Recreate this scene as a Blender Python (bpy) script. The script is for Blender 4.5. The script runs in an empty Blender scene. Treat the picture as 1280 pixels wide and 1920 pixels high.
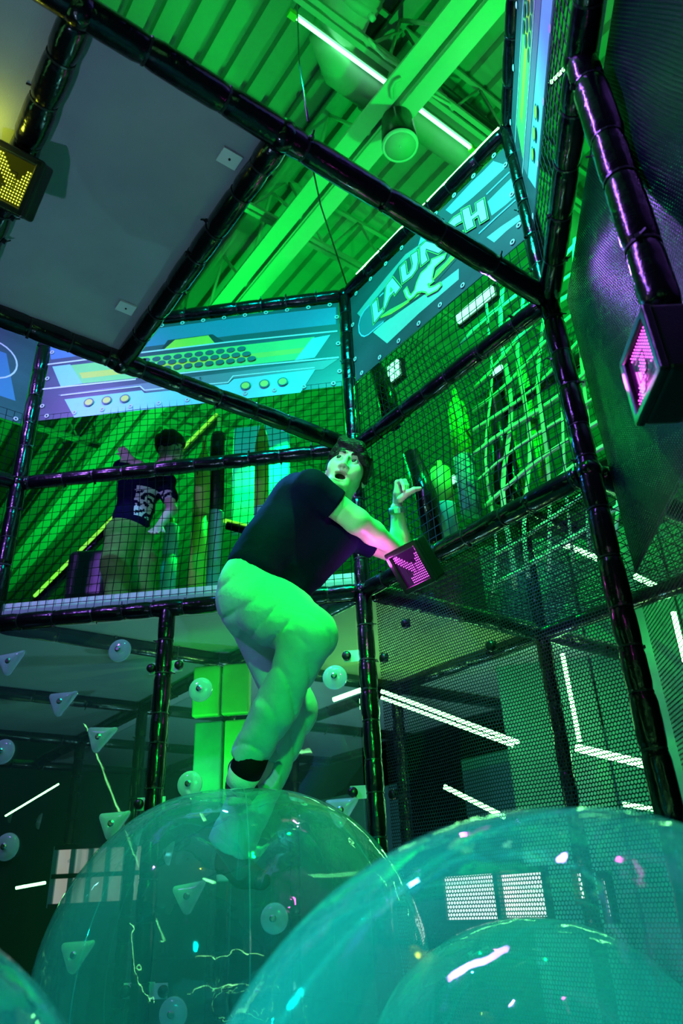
import bpy, bmesh, math, random
import numpy as np
from mathutils import Vector, Matrix
random.seed(7)
rng = np.random.default_rng(7)
S = bpy.context.scene
COL = S.collection

# ------------------------------------------------------------------ camera
HC = 0.85
FPX, PITCH, ROLL = 1375.12, math.radians(28.004), math.radians(-2.753)
cam = bpy.data.cameras.new('camera'); cam_o = bpy.data.objects.new('camera', cam); COL.objects.link(cam_o)
cam.sensor_fit = 'VERTICAL'; cam.sensor_height = 36.0; cam.lens = 36.0 * FPX / 1920.0
cam.clip_start = 0.02; cam.clip_end = 100
_f = Vector((0, math.cos(PITCH), math.sin(PITCH))); _u = Vector((0, -math.sin(PITCH), math.cos(PITCH))); _x = Vector((1, 0, 0))
_r = _x * math.cos(ROLL) + _u * math.sin(ROLL); _up = -_x * math.sin(ROLL) + _u * math.cos(ROLL)
mw = Matrix((( _r.x, _up.x, -_f.x, 0), (_r.y, _up.y, -_f.y, 0), (_r.z, _up.z, -_f.z, HC), (0, 0, 0, 1)))
cam_o.matrix_world = mw
cam.dof.use_dof = True; cam.dof.focus_distance = 3.0; cam.dof.aperture_fstop = 3.2
S.camera = cam_o
S.view_settings.view_transform = 'Standard'; S.view_settings.look = 'None'
S.view_settings.exposure = 0.0; S.view_settings.gamma = 1.0; S.view_settings.use_curve_mapping = False
S.cycles.transparent_max_bounces = 16
S.cycles.max_bounces = 4; S.cycles.diffuse_bounces = 1; S.cycles.glossy_bounces = 3; S.cycles.transmission_bounces = 2
S.cycles.adaptive_threshold = 0.08
S.cycles.sample_clamp_indirect = 3.0

# ------------------------------------------------------------------ world + house lights
w = bpy.data.worlds.new('dark_hall'); S.world = w; w.use_nodes = True
w.node_tree.nodes['Background'].inputs[0].default_value = (0.01, 0.10, 0.09, 1)
w.node_tree.nodes['Background'].inputs[1].default_value = 0.03

def lamp(name, kind, loc, to, color, power, size=0.15, cone=60, blend=0.5):
    l = bpy.data.lights.new(name, kind); o = bpy.data.objects.new(name, l); COL.objects.link(o)
    l.color = color; l.energy = power; o.location = loc
    d = Vector(to) - Vector(loc); o.rotation_euler = d.to_track_quat('-Z', 'Y').to_euler()
    if kind == 'SPOT':
        l.spot_size = math.radians(cone); l.spot_blend = blend; l.shadow_soft_size = size
    elif kind == 'AREA': l.shape = 'RECTANGLE'; l.size = size; l.size_y = cone; l.spread = math.radians(blend)
    else: l.shadow_soft_size = size
    return o
GREEN = (0.0, 1.0, 0.07); TEAL = (0.0, 1.0, 0.62); VIOLET = (0.36, 0.14, 1.0); CYANW = (0.42, 0.9, 0.78); BLUE = (0.05, 0.28, 1.0); AQUA = (0.0, 0.95, 0.85)
# uplights washing the roof deck in green
lamp('roof_uplight', 'SPOT', (-1.0, 5.2, 3.9), (-1.2, 5.6, 6.7), GREEN, 150, .05, 165, .7)
lamp('roof_uplight', 'SPOT', (1.6, 3.2, 4.0), (1.2, 3.6, 6.7), GREEN, 130, .05, 165, .7)
lamp('roof_uplight', 'SPOT', (-2.4, 9.6, 3.2), (-2.4, 9.9, 6.7), GREEN, 330, .05, 165, .7)
lamp('roof_uplight', 'SPOT', (4.2, 7.0, 3.4), (4.0, 7.4, 6.7), GREEN, 260, .05, 165, .7)
lamp('roof_uplight', 'SPOT', (-1.2, 0.8, 4.2), (-1.0, 1.6, 6.7), GREEN, 110, .05, 165, .7)
# arena stage lamps, one a long thin LED batten; the fills are added
lamp('green_key_lamp', 'SPOT', (0.22, 1.30, 4.6), (-0.08, 2.6, 1.7), GREEN, 1000, .06, 40, .6)
lamp('green_front_lamp', 'SPOT', (0.25, -0.8, 2.35), (-0.08, 2.6, 1.70), GREEN, 330, .06, 27, .7)
lamp('cool_side_lamp', 'SPOT', (-1.65, 0.75, 2.5), (0.04, 2.62, 2.36), CYANW, 110, .05, 17, .6)
lamp('violet_side_lamp', 'SPOT', (-2.2, 1.7, 3.3), (-1.1, 3.4, 2.3), VIOLET, 95, .04, 95, .7)
lamp('violet_wall_batten', 'AREA', (-1.05, 0.95, 4.1), (0.75, 1.35, 2.5), VIOLET, 36, .06, 1.7, 110)
lamp('violet_banner_lamp', 'SPOT', (-2.2, 1.9, 4.3), (-1.75, 3.4, 3.5), VIOLET, 170, .05, 60, .9)
lamp('teal_banner_fill', 'SPOT', (-0.75, 1.5, 4.5), (-0.75, 3.3, 3.6), AQUA, 140, .05, 75, .7)  # added fill to brighten the left banner
lamp('teal_banner_fill', 'SPOT', (-0.2, 1.5, 4.5), (0.55, 2.4, 3.65), TEAL, 210, .05, 82, .7)  # added fill to brighten the logo and right banners
lamp('teal_ball_fill', 'SPOT', (-1.2, -0.2, 1.9), (-0.15, 1.9, 0.2), AQUA, 420, .05, 52, .6)  # added teal fill that brightens the clear balls
lamp('teal_ball_fill', 'SPOT', (-0.3, -0.6, 2.2), (0.25, 1.1, 0.3), TEAL, 330, .05, 44, .6)  # second added fill, for the near ball
lamp('panel_fill', 'SPOT', (-1.3, 0.4, .12), (-0.7, 1.9, 2.95), (.36, .50, .80), 80, .05, 64, .8)  # added fill lifting the grey overhead panel from below
lamp('violet_corner_lamp', 'SPOT', (0.60, 2.12, 2.93), (0.769, 1.435, 2.31), VIOLET, 8, .035, 70, .8)
lamp('blue_back_lamp', 'SPOT', (-0.75, 3.1, 3.3), (-0.1, 2.6, 1.9), BLUE, 120, .05, 70, .7)

# ------------------------------------------------------------------ projection helpers (real points on real planes)
def ray(x, y):
    a, b = x - 640, y - 960
    u = a * math.cos(ROLL) + b * math.sin(ROLL); v = -a * math.sin(ROLL) + b * math.cos(ROLL)
    return np.array([u, FPX * math.cos(PITCH) + v * math.sin(PITCH), FPX * math.sin(PITCH) - v * math.cos(PITCH)])
O = np.array([0, 0, HC])
def J(x, y, D): d = ray(x, y); return O + d / d[1] * D
def atZ(x, y, z): d = ray(x, y); return O + d * (z - HC) / d[2]
def onP(x, y, p0, n):
    d = ray(x, y); return O + d * (float(np.dot(np.array(p0) - O, n)) / float(np.dot(d, n)))

K = 0.65
C2 = np.array([.130, 4.998]) * K; R2 = np.array([1.346, 3.426]) * K; L2 = np.array([-2.709, 5.293]) * K
P2 = np.array([1.148, 1.941]) * K; M2 = np.array([-1.33, 5.148]) * K
ZT, ZM, ZD = 4.898 * K + HC, 3.234 * K + HC, 1.996 * K + HC
U = (R2 - C2) / np.linalg.norm(R2 - C2); W = np.array([-U[1], U[0]])
def P3(p2, z): return np.array([p2[0], p2[1], z])
def UW(u, wv, z): q = C2 + U * u + W * wv; return np.array([q[0], q[1], z])
eL = (L2 - C2) / np.linalg.norm(L2 - C2); eR = (P2 - R2) / np.linalg.norm(P2 - R2)
_a = math.radians(-45); eK = np.array([eL[0] * math.cos(_a) - eL[1] * math.sin(_a), eL[0] * math.sin(_a) + eL[1] * math.cos(_a)])
eK = eK if eK[1] < 0 else np.array([eL[0] * math.cos(-_a) - eL[1] * math.sin(-_a), eL[0] * math.sin(-_a) + eL[1] * math.cos(-_a)])
K2 = L2 + eK * 1.29
MOD = float(np.linalg.norm(R2 - C2))

# ------------------------------------------------------------------ materials
MATS = {}
def mat(name, col, rough=0.5, metal=0.0, noise=0.0, nscale=20.0, bump=0.0, bscale=60.0, emit=None, estr=0.0, spec=0.5, coat=0.0, stretch=None):
    if name in MATS: return MATS[name]
    m = bpy.data.materials.new(name); m.use_nodes = True; nt = m.node_tree; b = nt.nodes['Principled BSDF']
    b.inputs['Base Color'].default_value = (*col, 1); b.inputs['Roughness'].default_value = rough; b.inputs['Metallic'].default_value = metal
    b.inputs['Specular IOR Level'].default_value = spec; b.inputs['Coat Weight'].default_value = coat; b.inputs['Coat Roughness'].default_value = 0.08
    tc = nt.nodes.new('ShaderNodeTexCoord'); mp = nt.nodes.new('ShaderNodeMapping'); nt.links.new(tc.outputs['Object'], mp.inputs[0])
    if stretch: mp.inputs['Scale'].default_value = stretch
    n = nt.nodes.new('ShaderNodeTexNoise'); n.inputs['Scale'].default_value = nscale; n.inputs['Detail'].default_value = 4
    nt.links.new(mp.outputs[0], n.inputs['Vector'])
    mx = nt.nodes.new('ShaderNodeMix'); mx.data_type = 'RGBA'
    k = max(noise, 0.02)
    mx.inputs['A'].default_value = (*[c * (1 - k) for c in col], 1); mx.inputs['B'].default_value = (*[min(1, c * (1 + k)) for c in col], 1)
    nt.links.new(n.outputs['Fac'], mx.inputs['Factor']); nt.links.new(mx.outputs['Result'], b.inputs['Base Color'])
    if bump:
        n2 = nt.nodes.new('ShaderNodeTexNoise'); n2.inputs['Scale'].default_value = bscale; n2.inputs['Detail'].default_value = 3
        nt.links.new(mp.outputs[0], n2.inputs['Vector'])
        bp = nt.nodes.new('ShaderNodeBump'); bp.inputs['Strength'].default_value = bump; bp.inputs['Distance'].default_value = 0.01
        nt.links.new(n2.outputs['Fac'], bp.inputs['Height']); nt.links.new(bp.outputs[0], b.inputs['Normal'])
    if emit:
        b.inputs['Emission Color'].default_value = (*emit, 1); b.inputs['Emission Strength'].default_value = estr
    MATS[name] = m; return m

VINYL = mat('black_vinyl', (.003, .003, .005), .20, bump=.35, bscale=28, spec=.45, coat=.25)
TIE = mat('black_nylon', (.015, .015, .02), .3)
CORD = mat('net_cord', (.006, .007, .016), .6, spec=.15)
CORD2 = mat('webbing_cord', (.55, .75, .5), .5, noise=.3, nscale=25)
GREY = mat('grey_deck', (.34, .35, .40), .62, noise=.12, nscale=7, bump=.15, bscale=300)
WHITEP = mat('white_plate', (.75, .78, .8), .35)
DECKP = mat('painted_steel_deck', (.42, .45, .42), .5, noise=.08, nscale=3)
BEAMP = mat('painted_steel_beam', (.72, .75, .70), .5, noise=.06, nscale=6)
PIPEP = mat('painted_duct', (.50, .55, .50), .5, noise=.06, nscale=4)
FLOORM = mat('blue_floor_mat', (.03, .06, .12), .5, noise=.2, nscale=5)
DARKW = mat('dark_hall_wall', (.03, .05, .05), .7, noise=.2, nscale=2)
FOAMW = mat('white_foam_edge', (.8, .85, .8), .45)
LEDM = mat('green_led_strip', (.5, 1, .6), .4, emit=(.22, 1.0, .30), estr=20)
LEDC = mat('roof_led_tube', (.5, 1, .6), .4, emit=(.25, 1.0, .5), estr=5)
YELM = mat('yellow_green_pad', (.42, .75, .10), .45, noise=.08)
CYANM = mat('cyan_pad', (.25, .70, .80), .45, noise=.08)
BLUEM = mat('pale_blue_pad', (.35, .55, .85), .45, noise=.08)
BLACKM = mat('black_pad', (.012, .012, .016), .3)
PLAST = mat('black_plastic', (.008, .008, .011), .28, bump=.1, bscale=200)

def alpha_mesh(name, col, pitch, hole, rough=.35):
    """fine woven screen: procedural round holes let light and view through"""
    m = bpy.data.materials.new(name); m.use_nodes = True; nt = m.node_tree; N = nt.nodes; L = nt.links
    b = N['Principled BSDF']; b.inputs['Base Color'].default_value = (*col, 1); b.inputs['Roughness'].default_value = rough
    out = N['Material Output']
    uv = N.new('ShaderNodeUVMap'); sc = N.new('ShaderNodeVectorMath'); sc.operation = 'SCALE'; sc.inputs['Scale'].default_value = 1.0 / pitch
    L.new(uv.outputs[0], sc.inputs[0])
    sx = N.new('ShaderNodeSeparateXYZ'); L.new(sc.outputs[0], sx.inputs[0])
    def mth(op, a, bb=None):
        q = N.new('ShaderNodeMath'); q.operation = op
        if hasattr(a, 'links'): L.new(a, q.inputs[0])
        else: q.inputs[0].default_value = a
        if bb is not None:
            if hasattr(bb, 'links'): L.new(bb, q.inputs[1])
            else: q.inputs[1].default_value = bb
        return q.outputs[0]
    row = mth('FLOOR', sx.outputs[1]); off = mth('MULTIPLY', mth('MODULO', row, 2.0), .5)
    fx = mth('SUBTRACT', mth('FRACT', mth('ADD', sx.outputs[0], off)), .5); fy = mth('SUBTRACT', mth('FRACT', sx.outputs[1]), .5)
    d = mth('SQRT', mth('ADD', mth('MULTIPLY', fx, fx), mth('MULTIPLY', fy, fy)))
    h = mth('LESS_THAN', d, hole)
    bp = N.new('ShaderNodeBump'); bp.inputs['Strength'].default_value = .55; bp.inputs['Distance'].default_value = .004; L.new(d, bp.inputs['Height']); L.new(bp.outputs[0], b.inputs['Normal'])
    tr = N.new('ShaderNodeBsdfTransparent'); mx = N.new('ShaderNodeMixShader')
    L.new(h, mx.inputs[0]); L.new(b.outputs[0], mx.inputs[1]); L.new(tr.outputs[0], mx.inputs[2]); L.new(mx.outputs[0], out.inputs[0])
    MATS[name] = m; return m
SCREEN = alpha_mesh('fine_black_screen', (.012, .016, .02), .0125, .40)
SCREEND = alpha_mesh('dense_black_screen', (.002, .003, .012), .011, .07, .26)

def clear(name, tint, haze, hazecol, rough, bump, bscale, ior=1.45, gl=(1, 1, 1)):
    m = bpy.data.materials.new(name); m.use_nodes = True; nt = m.node_tree; N = nt.nodes; L = nt.links
    N.remove(N['Principled BSDF']); out = N['Material Output']
    tr = N.new('ShaderNodeBsdfTransparent'); tr.inputs[0].default_value = (*tint, 1)
    df = N.new('ShaderNodeBsdfDiffuse'); df.inputs[0].default_value = (*hazecol, 1)
    tl = N.new('ShaderNodeBsdfTranslucent'); tl.inputs[0].default_value = (*hazecol, 1)
    ad = N.new('ShaderNodeMixShader'); ad.inputs[0].default_value = .5; L.new(df.outputs[0], ad.inputs[1]); L.new(tl.outputs[0], ad.inputs[2])
    lw = N.new('ShaderNodeLayerWeight'); lw.inputs['Blend'].default_value = .25
    mr = N.new('ShaderNodeMapRange'); mr.inputs['To Min'].default_value = haze; mr.inputs['To Max'].default_value = min(1, haze * 4 + .05)
    L.new(lw.outputs['Facing'], mr.inputs['Value'])
    m1 = N.new('ShaderNodeMixShader'); L.new(mr.outputs[0], m1.inputs[0]); L.new(tr.outputs[0], m1.inputs[1]); L.new(ad.outputs[0], m1.inputs[2])
    g = N.new('ShaderNodeBsdfGlossy'); g.inputs['Color'].default_value = (*gl, 1); g.inputs['Roughness'].default_value = rough
    f0 = ((ior - 1) / (ior + 1)) ** 2; lf = N.new('ShaderNodeLayerWeight'); lf.inputs['Blend'].default_value = .5   # thin film: same reflectance from both sides
    pw = N.new('ShaderNodeMath'); pw.operation = 'POWER'; pw.inputs[1].default_value = 4.0; L.new(lf.outputs['Facing'], pw.inputs[0])
    fr = N.new('ShaderNodeMath'); fr.operation = 'MULTIPLY_ADD'; fr.inputs[1].default_value = (1 - f0) * .9; fr.inputs[2].default_value = f0; L.new(pw.outputs[0], fr.inputs[0])
    m2 = N.new('ShaderNodeMixShader'); L.new(fr.outputs[0], m2.inputs[0]); L.new(m1.outputs[0], m2.inputs[1]); L.new(g.outputs[0], m2.inputs[2])
    tc = N.new('ShaderNodeTexCoord'); n = N.new('ShaderNodeTexNoise'); n.inputs['Scale'].default_value = bscale; n.inputs['Detail'].default_value = 3
    L.new(tc.outputs['Object'], n.inputs['Vector']); bp = N.new('ShaderNodeBump'); bp.inputs['Strength'].default_value = bump; bp.inputs['Distance'].default_value = .02
    L.new(n.outputs['Fac'], bp.inputs['Height'])
    L.new(bp.outputs[0], g.inputs['Normal']); L.new(bp.outputs[0], lf.inputs['Normal'])
    L.new(m2.outputs[0], out.inputs[0]); MATS[name] = m; return m
ACRYL = clear('clear_acrylic', (.90, .97, .96), .02, (.3, .7, .7), .02, .03, 3, 1.5)
BUBBLE = clear('clear_bubble_film', (.90, .99, .98), .060, (.40, .92, 1.0), .03, .35, 6, 1.9)
HOLDM = clear('frosted_hold', (.75, .9, .95), .45, (.75, .88, .95), .15, .1, 20, 1.45)

# ------------------------------------------------------------------ mesh helpers
def link(name, me, m, parent=None):
    o = bpy.data.objects.new(name, me); COL.objects.link(o)
    if m is not None and len(me.materials) == 0: me.materials.append(m)
    if parent is not None: o.parent = parent
    return o
def tag(o, label=None, cat=None, group=None, kind=None):
    if label: o['label'] = label
    if cat: o['category'] = cat
    if group: o['group'] = group
    if kind: o['kind'] = kind
    return o
def empty(name, label, cat, group=None, kind=None, loc=(0, 0, 0)):
    o = bpy.data.objects.new(name, None); COL.objects.link(o); o.location = loc; o.empty_display_size = .1
    return tag(o, label, cat, group, kind)
def mesh(name, v, f, smooth=False):
    me = bpy.data.meshes.new(name); me.from_pydata([tuple(map(float, p)) for p in v], [], [tuple(map(int, q)) for q in f]); me.update()
    if smooth: me.polygons.foreach_set('use_smooth', [True] * len(me.polygons))
    return me
def frame_of(d):
    d = np.array(d, float); d /= np.linalg.norm(d)
    a = np.array([0, 0, 1.0]) if abs(d[2]) < .9 else np.array([1.0, 0, 0])
    x = np.cross(a, d); x /= np.linalg.norm(x); return x, np.cross(d, x), d
def lathe_path(pts, rad, n=10, cap=True):
    pts = [np.array(p, float) for p in pts]; v = []; f = []
    x = None
    for i, p in enumerate(pts):
        d = pts[min(i + 1, len(pts) - 1)] - pts[max(i - 1, 0)]
        if x is None: x, y, _ = frame_of(d)
        else:
            dn = d / np.linalg.norm(d); x = x - dn * np.dot(x, dn); x /= np.linalg.norm(x); y = np.cross(dn, x)
        r = rad[i] if hasattr(rad, '__len__') else rad
        for k in range(n):
            t = 2 * math.pi * k / n; v.append(p + x * math.cos(t) * r + y * math.sin(t) * r)
    for i in range(len(pts) - 1):
        for k in range(n):
            a = i * n + k; b = i * n + (k + 1) % n; f.append((a, b, b + n, a + n))
    if cap:
        f.append(tuple(range(n))[::-1]); f.append(tuple(range((len(pts) - 1) * n, len(pts) * n)))
    return v, f
def pipe(name, pts, r, m, parent=None, n=10):
    v, f = lathe_path(pts, r, n); return link(name, mesh(name, v, f, True), m, parent)
def box_vf(c, ax, ay, az, hx, hy, hz):
    c = np.array(c, float); v = []
    for sx in (-1, 1):
        for sy in (-1, 1):
            for sz in (-1, 1): v.append(c + np.array(ax) * sx * hx + np.array(ay) * sy * hy + np.array(az) * sz * hz)
    f = [(0, 1, 3, 2), (4, 6, 7, 5), (0, 4, 5, 1), (2, 3, 7, 6), (0, 2, 6, 4), (1, 5, 7, 3)]
    return v, f
def box(name, c, ax, ay, az, hx, hy, hz, m, parent=None, bevel=0.0):
    v, f = box_vf(c, ax, ay, az, hx, hy, hz); me = mesh(name, v, f)
    bm = bmesh.new(); bm.from_mesh(me); bmesh.ops.recalc_face_normals(bm, faces=bm.faces)
    if bevel: bmesh.ops.bevel(bm, geom=bm.edges[:], offset=bevel, segments=3, affect='EDGES', profile=.5)
    bm.to_mesh(me); bm.free()
    return link(name, me, m, parent)
X3, Y3, Z3 = np.array([1., 0, 0]), np.array([0, 1., 0]), np.array([0, 0, 1.])
U3 = np.array([U[0], U[1], 0]); W3 = np.array([W[0], W[1], 0])

# ------------------------------------------------------------------ hall shell
def ribbed_ceiling():
    z0 = 6.75; pitch = .205; v = []; f = []
    us = (-14.0, 16.0); prof = []
    n = 130
    for i in range(n):
        b = -5 + i * pitch
        prof += [(b, z0), (b + .135, z0), (b + .150, z0 + .07), (b + .190, z0 + .07)]
    for (wv, z) in prof:
        v.append(UW(us[0], wv, z)); v.append(UW(us[1], wv, z))
    for i in range(len(prof) - 1): f.append((2 * i, 2 * i + 1, 2 * i + 3, 2 * i + 2))
    o = link('ceiling', mesh('ceiling', v, f), DECKP)
    tag(o, 'ribbed steel roof deck washed in green light', None, None, 'structure')
ribbed_ceiling()
v, f = box_vf((0, 6, -.05), X3, Y3, Z3, 12, 14, .05); tag(link('floor', mesh('floor', v, f), FLOORM), 'dark blue matted floor under the clear balls', None, None, 'structure')
for nm, c, hx, hy in (('wall_back', UW(0, 19.5, 3.3), 15, .05), ('wall_left', UW(-13.5, 6, 3.3), .05, 14), ('wall_right', UW(15.5, 6, 3.3), .05, 14), ('wall_front', UW(0, -5.5, 3.3), 15, .05)):
    v, f = box_vf(c, U3, W3, Z3, hx, hy, 3.4); tag(link(nm, mesh(nm, v, f), DARKW), 'dark far wall of the hall', None, None, 'structure')

# roof beam of two angle chords, seen under the deck
def roof_beam(px, z, width, label):
    p = atZ(*px, z); q = np.array(p[:2]) - C2; wv = float(q @ W)
    root = empty('roof_beam', label, 'beam', loc=UW(0, wv, z))
    inv = -np.array(root.location)
    for s in (-1, 1):
        box('chord', UW(1, wv + s * (width * .25 + .014), z) + inv, U3, W3, Z3, 14, width * .25 - .014, .012, BEAMP, root)
        box('web_plate', UW(1, wv + s * .022, z + .10) + inv, U3, W3, Z3, 14, .006, .09, BEAMP, root)
    box('top_chord', UW(1, wv, z + .83) + inv, U3, W3, Z3, 14, width * .2, .02, DECKP, root)
    for k in range(-8, 12):
        a = UW(k * .9, wv, z + .05) + inv; b = UW(k * .9 + .45, wv, z + .82) + inv; c = UW(k * .9 + .9, wv, z + .05) + inv
        pipe('web_rod', [a, b], .016, BEAMP, root, 6); pipe('web_rod', [b, c], .016, BEAMP, root, 6)
roof_beam((672, 282), 5.75, .32, 'wide pale double-angle roof beam crossing above the ball arena')
def joist(u, label):
    root = empty('bar_joist', label, 'joist', loc=UW(u, 0, 6.0)); inv = -np.array(root.location)
    for dz, s in ((0, -1), (0, 1), (.62, 0)):
        box('chord', UW(u + s * .028, 6, 6.0 + dz) + inv, W3, U3, Z3, 9, .018, .016, PIPEP, root)
    for k in range(-5, 16):
        a = UW(u, k * .8, 6.0) + inv; b = UW(u, k * .8 + .4, 6.62) + inv; c = UW(u, k * .8 + .8, 6.0) + inv
        pipe('web_rod', [a, b], .012, PIPEP, root, 6); pipe('web_rod', [b, c], .012, PIPEP, root, 6)
def u_at(px, z): return float((np.array(atZ(*px, z)[:2]) - C2) @ U)
joist(u_at((560, 440), 6.0), 'open-web joist crossing over the pale roof beam, near the arena corner')
joist(u_at((860, 215), 6.0), 'open-web joist crossing the roof beside the round duct')
joist(u_at((330, 880), 6.0), 'far open-web joist seen above the boy behind the net')
# round duct with couplings, elbow branch
def duct():
    root = empty('air_duct', 'round green-lit duct with bolted couplings under the roof deck', 'duct')
    a = atZ(655, 125, 6.2); u0 = float((np.array(a[:2]) - C2) @ U); w0 = float((np.array(a[:2]) - C2) @ W)
    pipe('main_pipe', [UW(u0, w0 - .15, 6.2), UW(u0, w0 + 6.5, 6.2)], .15, PIPEP, root, 24)
    pipe('elbow', [UW(u0, w0 + .25, 6.2), UW(u0, w0 - .05, 6.2), UW(u0 + .1, w0 - .2, 6.2), UW(u0 + .32, w0 - .26, 6.22), UW(u0 + .5, w0 - .26, 6.22)], .185, PIPEP, root, 24)
    pipe('branch_pipe', [UW(u0 + .3, w0 - .26, 6.22), UW(u0 + 4, w0 - .26, 6.22)], .165, PIPEP, root, 24)
    for p, d in ((UW(u0, w0 + .26, 6.2), W3), (UW(u0 + .42, w0 - .26, 6.22), U3), (UW(u0, w0 + 1.9, 6.2), W3)):
        pipe('coupling', [p - d * .035, p + d * .035], .20, PIPEP, root, 24)
        x, y, _ = frame_of(d)
        for t in (2.2, 5.3): pipe('bolt', [p + (x * math.cos(t) + y * math.sin(t)) * .19, p + (x * math.cos(t) + y * math.sin(t)) * .24], .022, WHITEP, root, 8)
    return u0, w0
du, dw = duct()
# roof LED tubes along the duct
for px0, px1, lab in (((548, 28), (738, 167), 'long glowing light tube along the roof duct, left of the wide beam'), ((771, 195), (886, 281), 'shorter glowing light tube along the roof duct, right of the wide beam')):
    a, b = atZ(*px0, 6.0), atZ(*px1, 6.0)
    t = empty('roof_light_tube', lab, 'light', 'roof light tubes')
    pipe('diffuser', [a, b], .013, LEDC, t, 8)
    box('backing', (a + b) / 2 + Z3 * .03, (b - a) / np.linalg.norm(b - a), np.cross((b - a) / np.linalg.norm(b - a), Z3), Z3, np.linalg.norm(b - a) / 2, .02, .012, PIPEP, t)
    for q in (a, b): box('end_cap', q, (b - a) / np.linalg.norm(b - a), np.cross((b - a) / np.linalg.norm(b - a), Z3), Z3, .03, .022, .02, YELM, t)
def cable(pts, z, r, m, lab):
    p = [atZ(x, y, z) for x, y in pts]
    tag(pipe('cable', p, r, m, None, 6), lab, 'cable')
cable([(690, 72), (705, 90), (722, 108), (745, 122), (762, 132)], 5.95, .012, BEAMP, 'pale slack cable beside the duct elbow')
cable([(735, 185), (733, 165), (740, 152), (752, 147)], 5.72, .012, BEAMP, 'short cable loop hooked on the wide roof beam')
cable([(795, 168), (822, 185), (845, 198)], 5.95, .012, BEAMP, 'short cable running from the roof beam toward the perforated strut')
def hang(pts, lab):
    p = [J(x, y, d) for x, y, d in pts]; tag(pipe('suspension_wire', p, .004, TIE, None, 6), lab, 'wire')
hang([(557, 10, 2.6), (561, 120, 2.1), (578, 228, 1.45)], 'thin dark wire hanging from the roof to the overhead beam')
hang([(583, 300, 2.3), (601, 385, 2.7), (650, 535, 3.2)], 'thin dark wire running down to the corner post of the arena')
# perforated strut
def strut():
    root = empty('perforated_strut', 'perforated steel strut hung beside the duct under the roof', 'strut')
    a, b = atZ(800, 150, 6.25), atZ(925, 250, 6.25); d = (b - a) / np.linalg.norm(b - a); s = np.cross(d, Z3)
    box('channel', (a + b) / 2, d, s, Z3, np.linalg.norm(b - a) / 2, .05, .02, DARKW, root)
    for k in range(7): box('slot', a + (b - a) * (.1 + k * .13) - Z3 * .022, d, s, Z3, .03, .012, .003, BEAMP, root)
strut()
# pendant speaker
def speaker():
    p = atZ(750, 274, 5.45)
    root = empty('pendant_speaker', 'round pendant loudspeaker hanging under the wide roof beam', 'loudspeaker', loc=p)
    pts = [(0, 0, .30), (0, 0, .28), (0, 0, .05), (0, 0, 0)]
    v, f = lathe_path(pts[::-1], [.118, .125, .11, .06], 32); link('body', mesh('body', v, f, True), BLACKM, root)
    pipe('grille', [(0, 0, -.004), (0, 0, .003)], .112, PIPEP, root, 40)
    v, f = [], []
    for k in range(40):
        t = 2 * math.pi * k / 40
        for rr, zz in ((.108, -.006), (.122, -.010), (.128, .01)): v.append((rr * math.cos(t), rr * math.sin(t), zz))
    for k in range(40):
        for j in range(2): f.append((3 * k + j, 3 * ((k + 1) % 40) + j, 3 * ((k + 1) % 40) + j + 1, 3 * k + j + 1))
    link('rim', mesh('rim', v, f, True), WHITEP, root); pipe('badge', [(0, 0, -.010), (0, 0, -.004)], .007, WHITEP, root, 10)
    pipe('cable', [(0, 0, .29), (.01, .02, .7), (0, 0, 1.2)], .006, TIE, root, 6)
speaker()

# ------------------------------------------------------------------ padded tube frame
FR = empty('play_frame', 'black padded tube frame of the multi-level play structure', 'frame')
def tie_mesh():
    v = []; f = []; n = 16
    for k in range(n):
        t = 2 * math.pi * k / n
        for rr, zz in ((.0345, -.003), (.0385, -.003), (.0385, .003), (.0345, .003)): v.append((rr * math.cos(t), rr * math.sin(t), zz))
    for k in range(n):
        for j in range(4): f.append((4 * k + j, 4 * ((k + 1) % n) + j, 4 * ((k + 1) % n) + (j + 1) % 4, 4 * k + (j + 1) % 4))
    b, g = box_vf((.041, 0, 0), X3, Y3, Z3, .005, .006, .005); f += [tuple(i + len(v) for i in q) for q in g]; v += b
    b, g = box_vf((.047, .008, 0), np.array([.5, .86, 0]), np.array([-.86, .5, 0]), Z3, .012, .001, .0025); f += [tuple(i + len(v) for i in q) for q in g]; v += b
    me = mesh('zip_tie', v, f); me.materials.append(TIE); return me
TIEME = tie_mesh()
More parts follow.
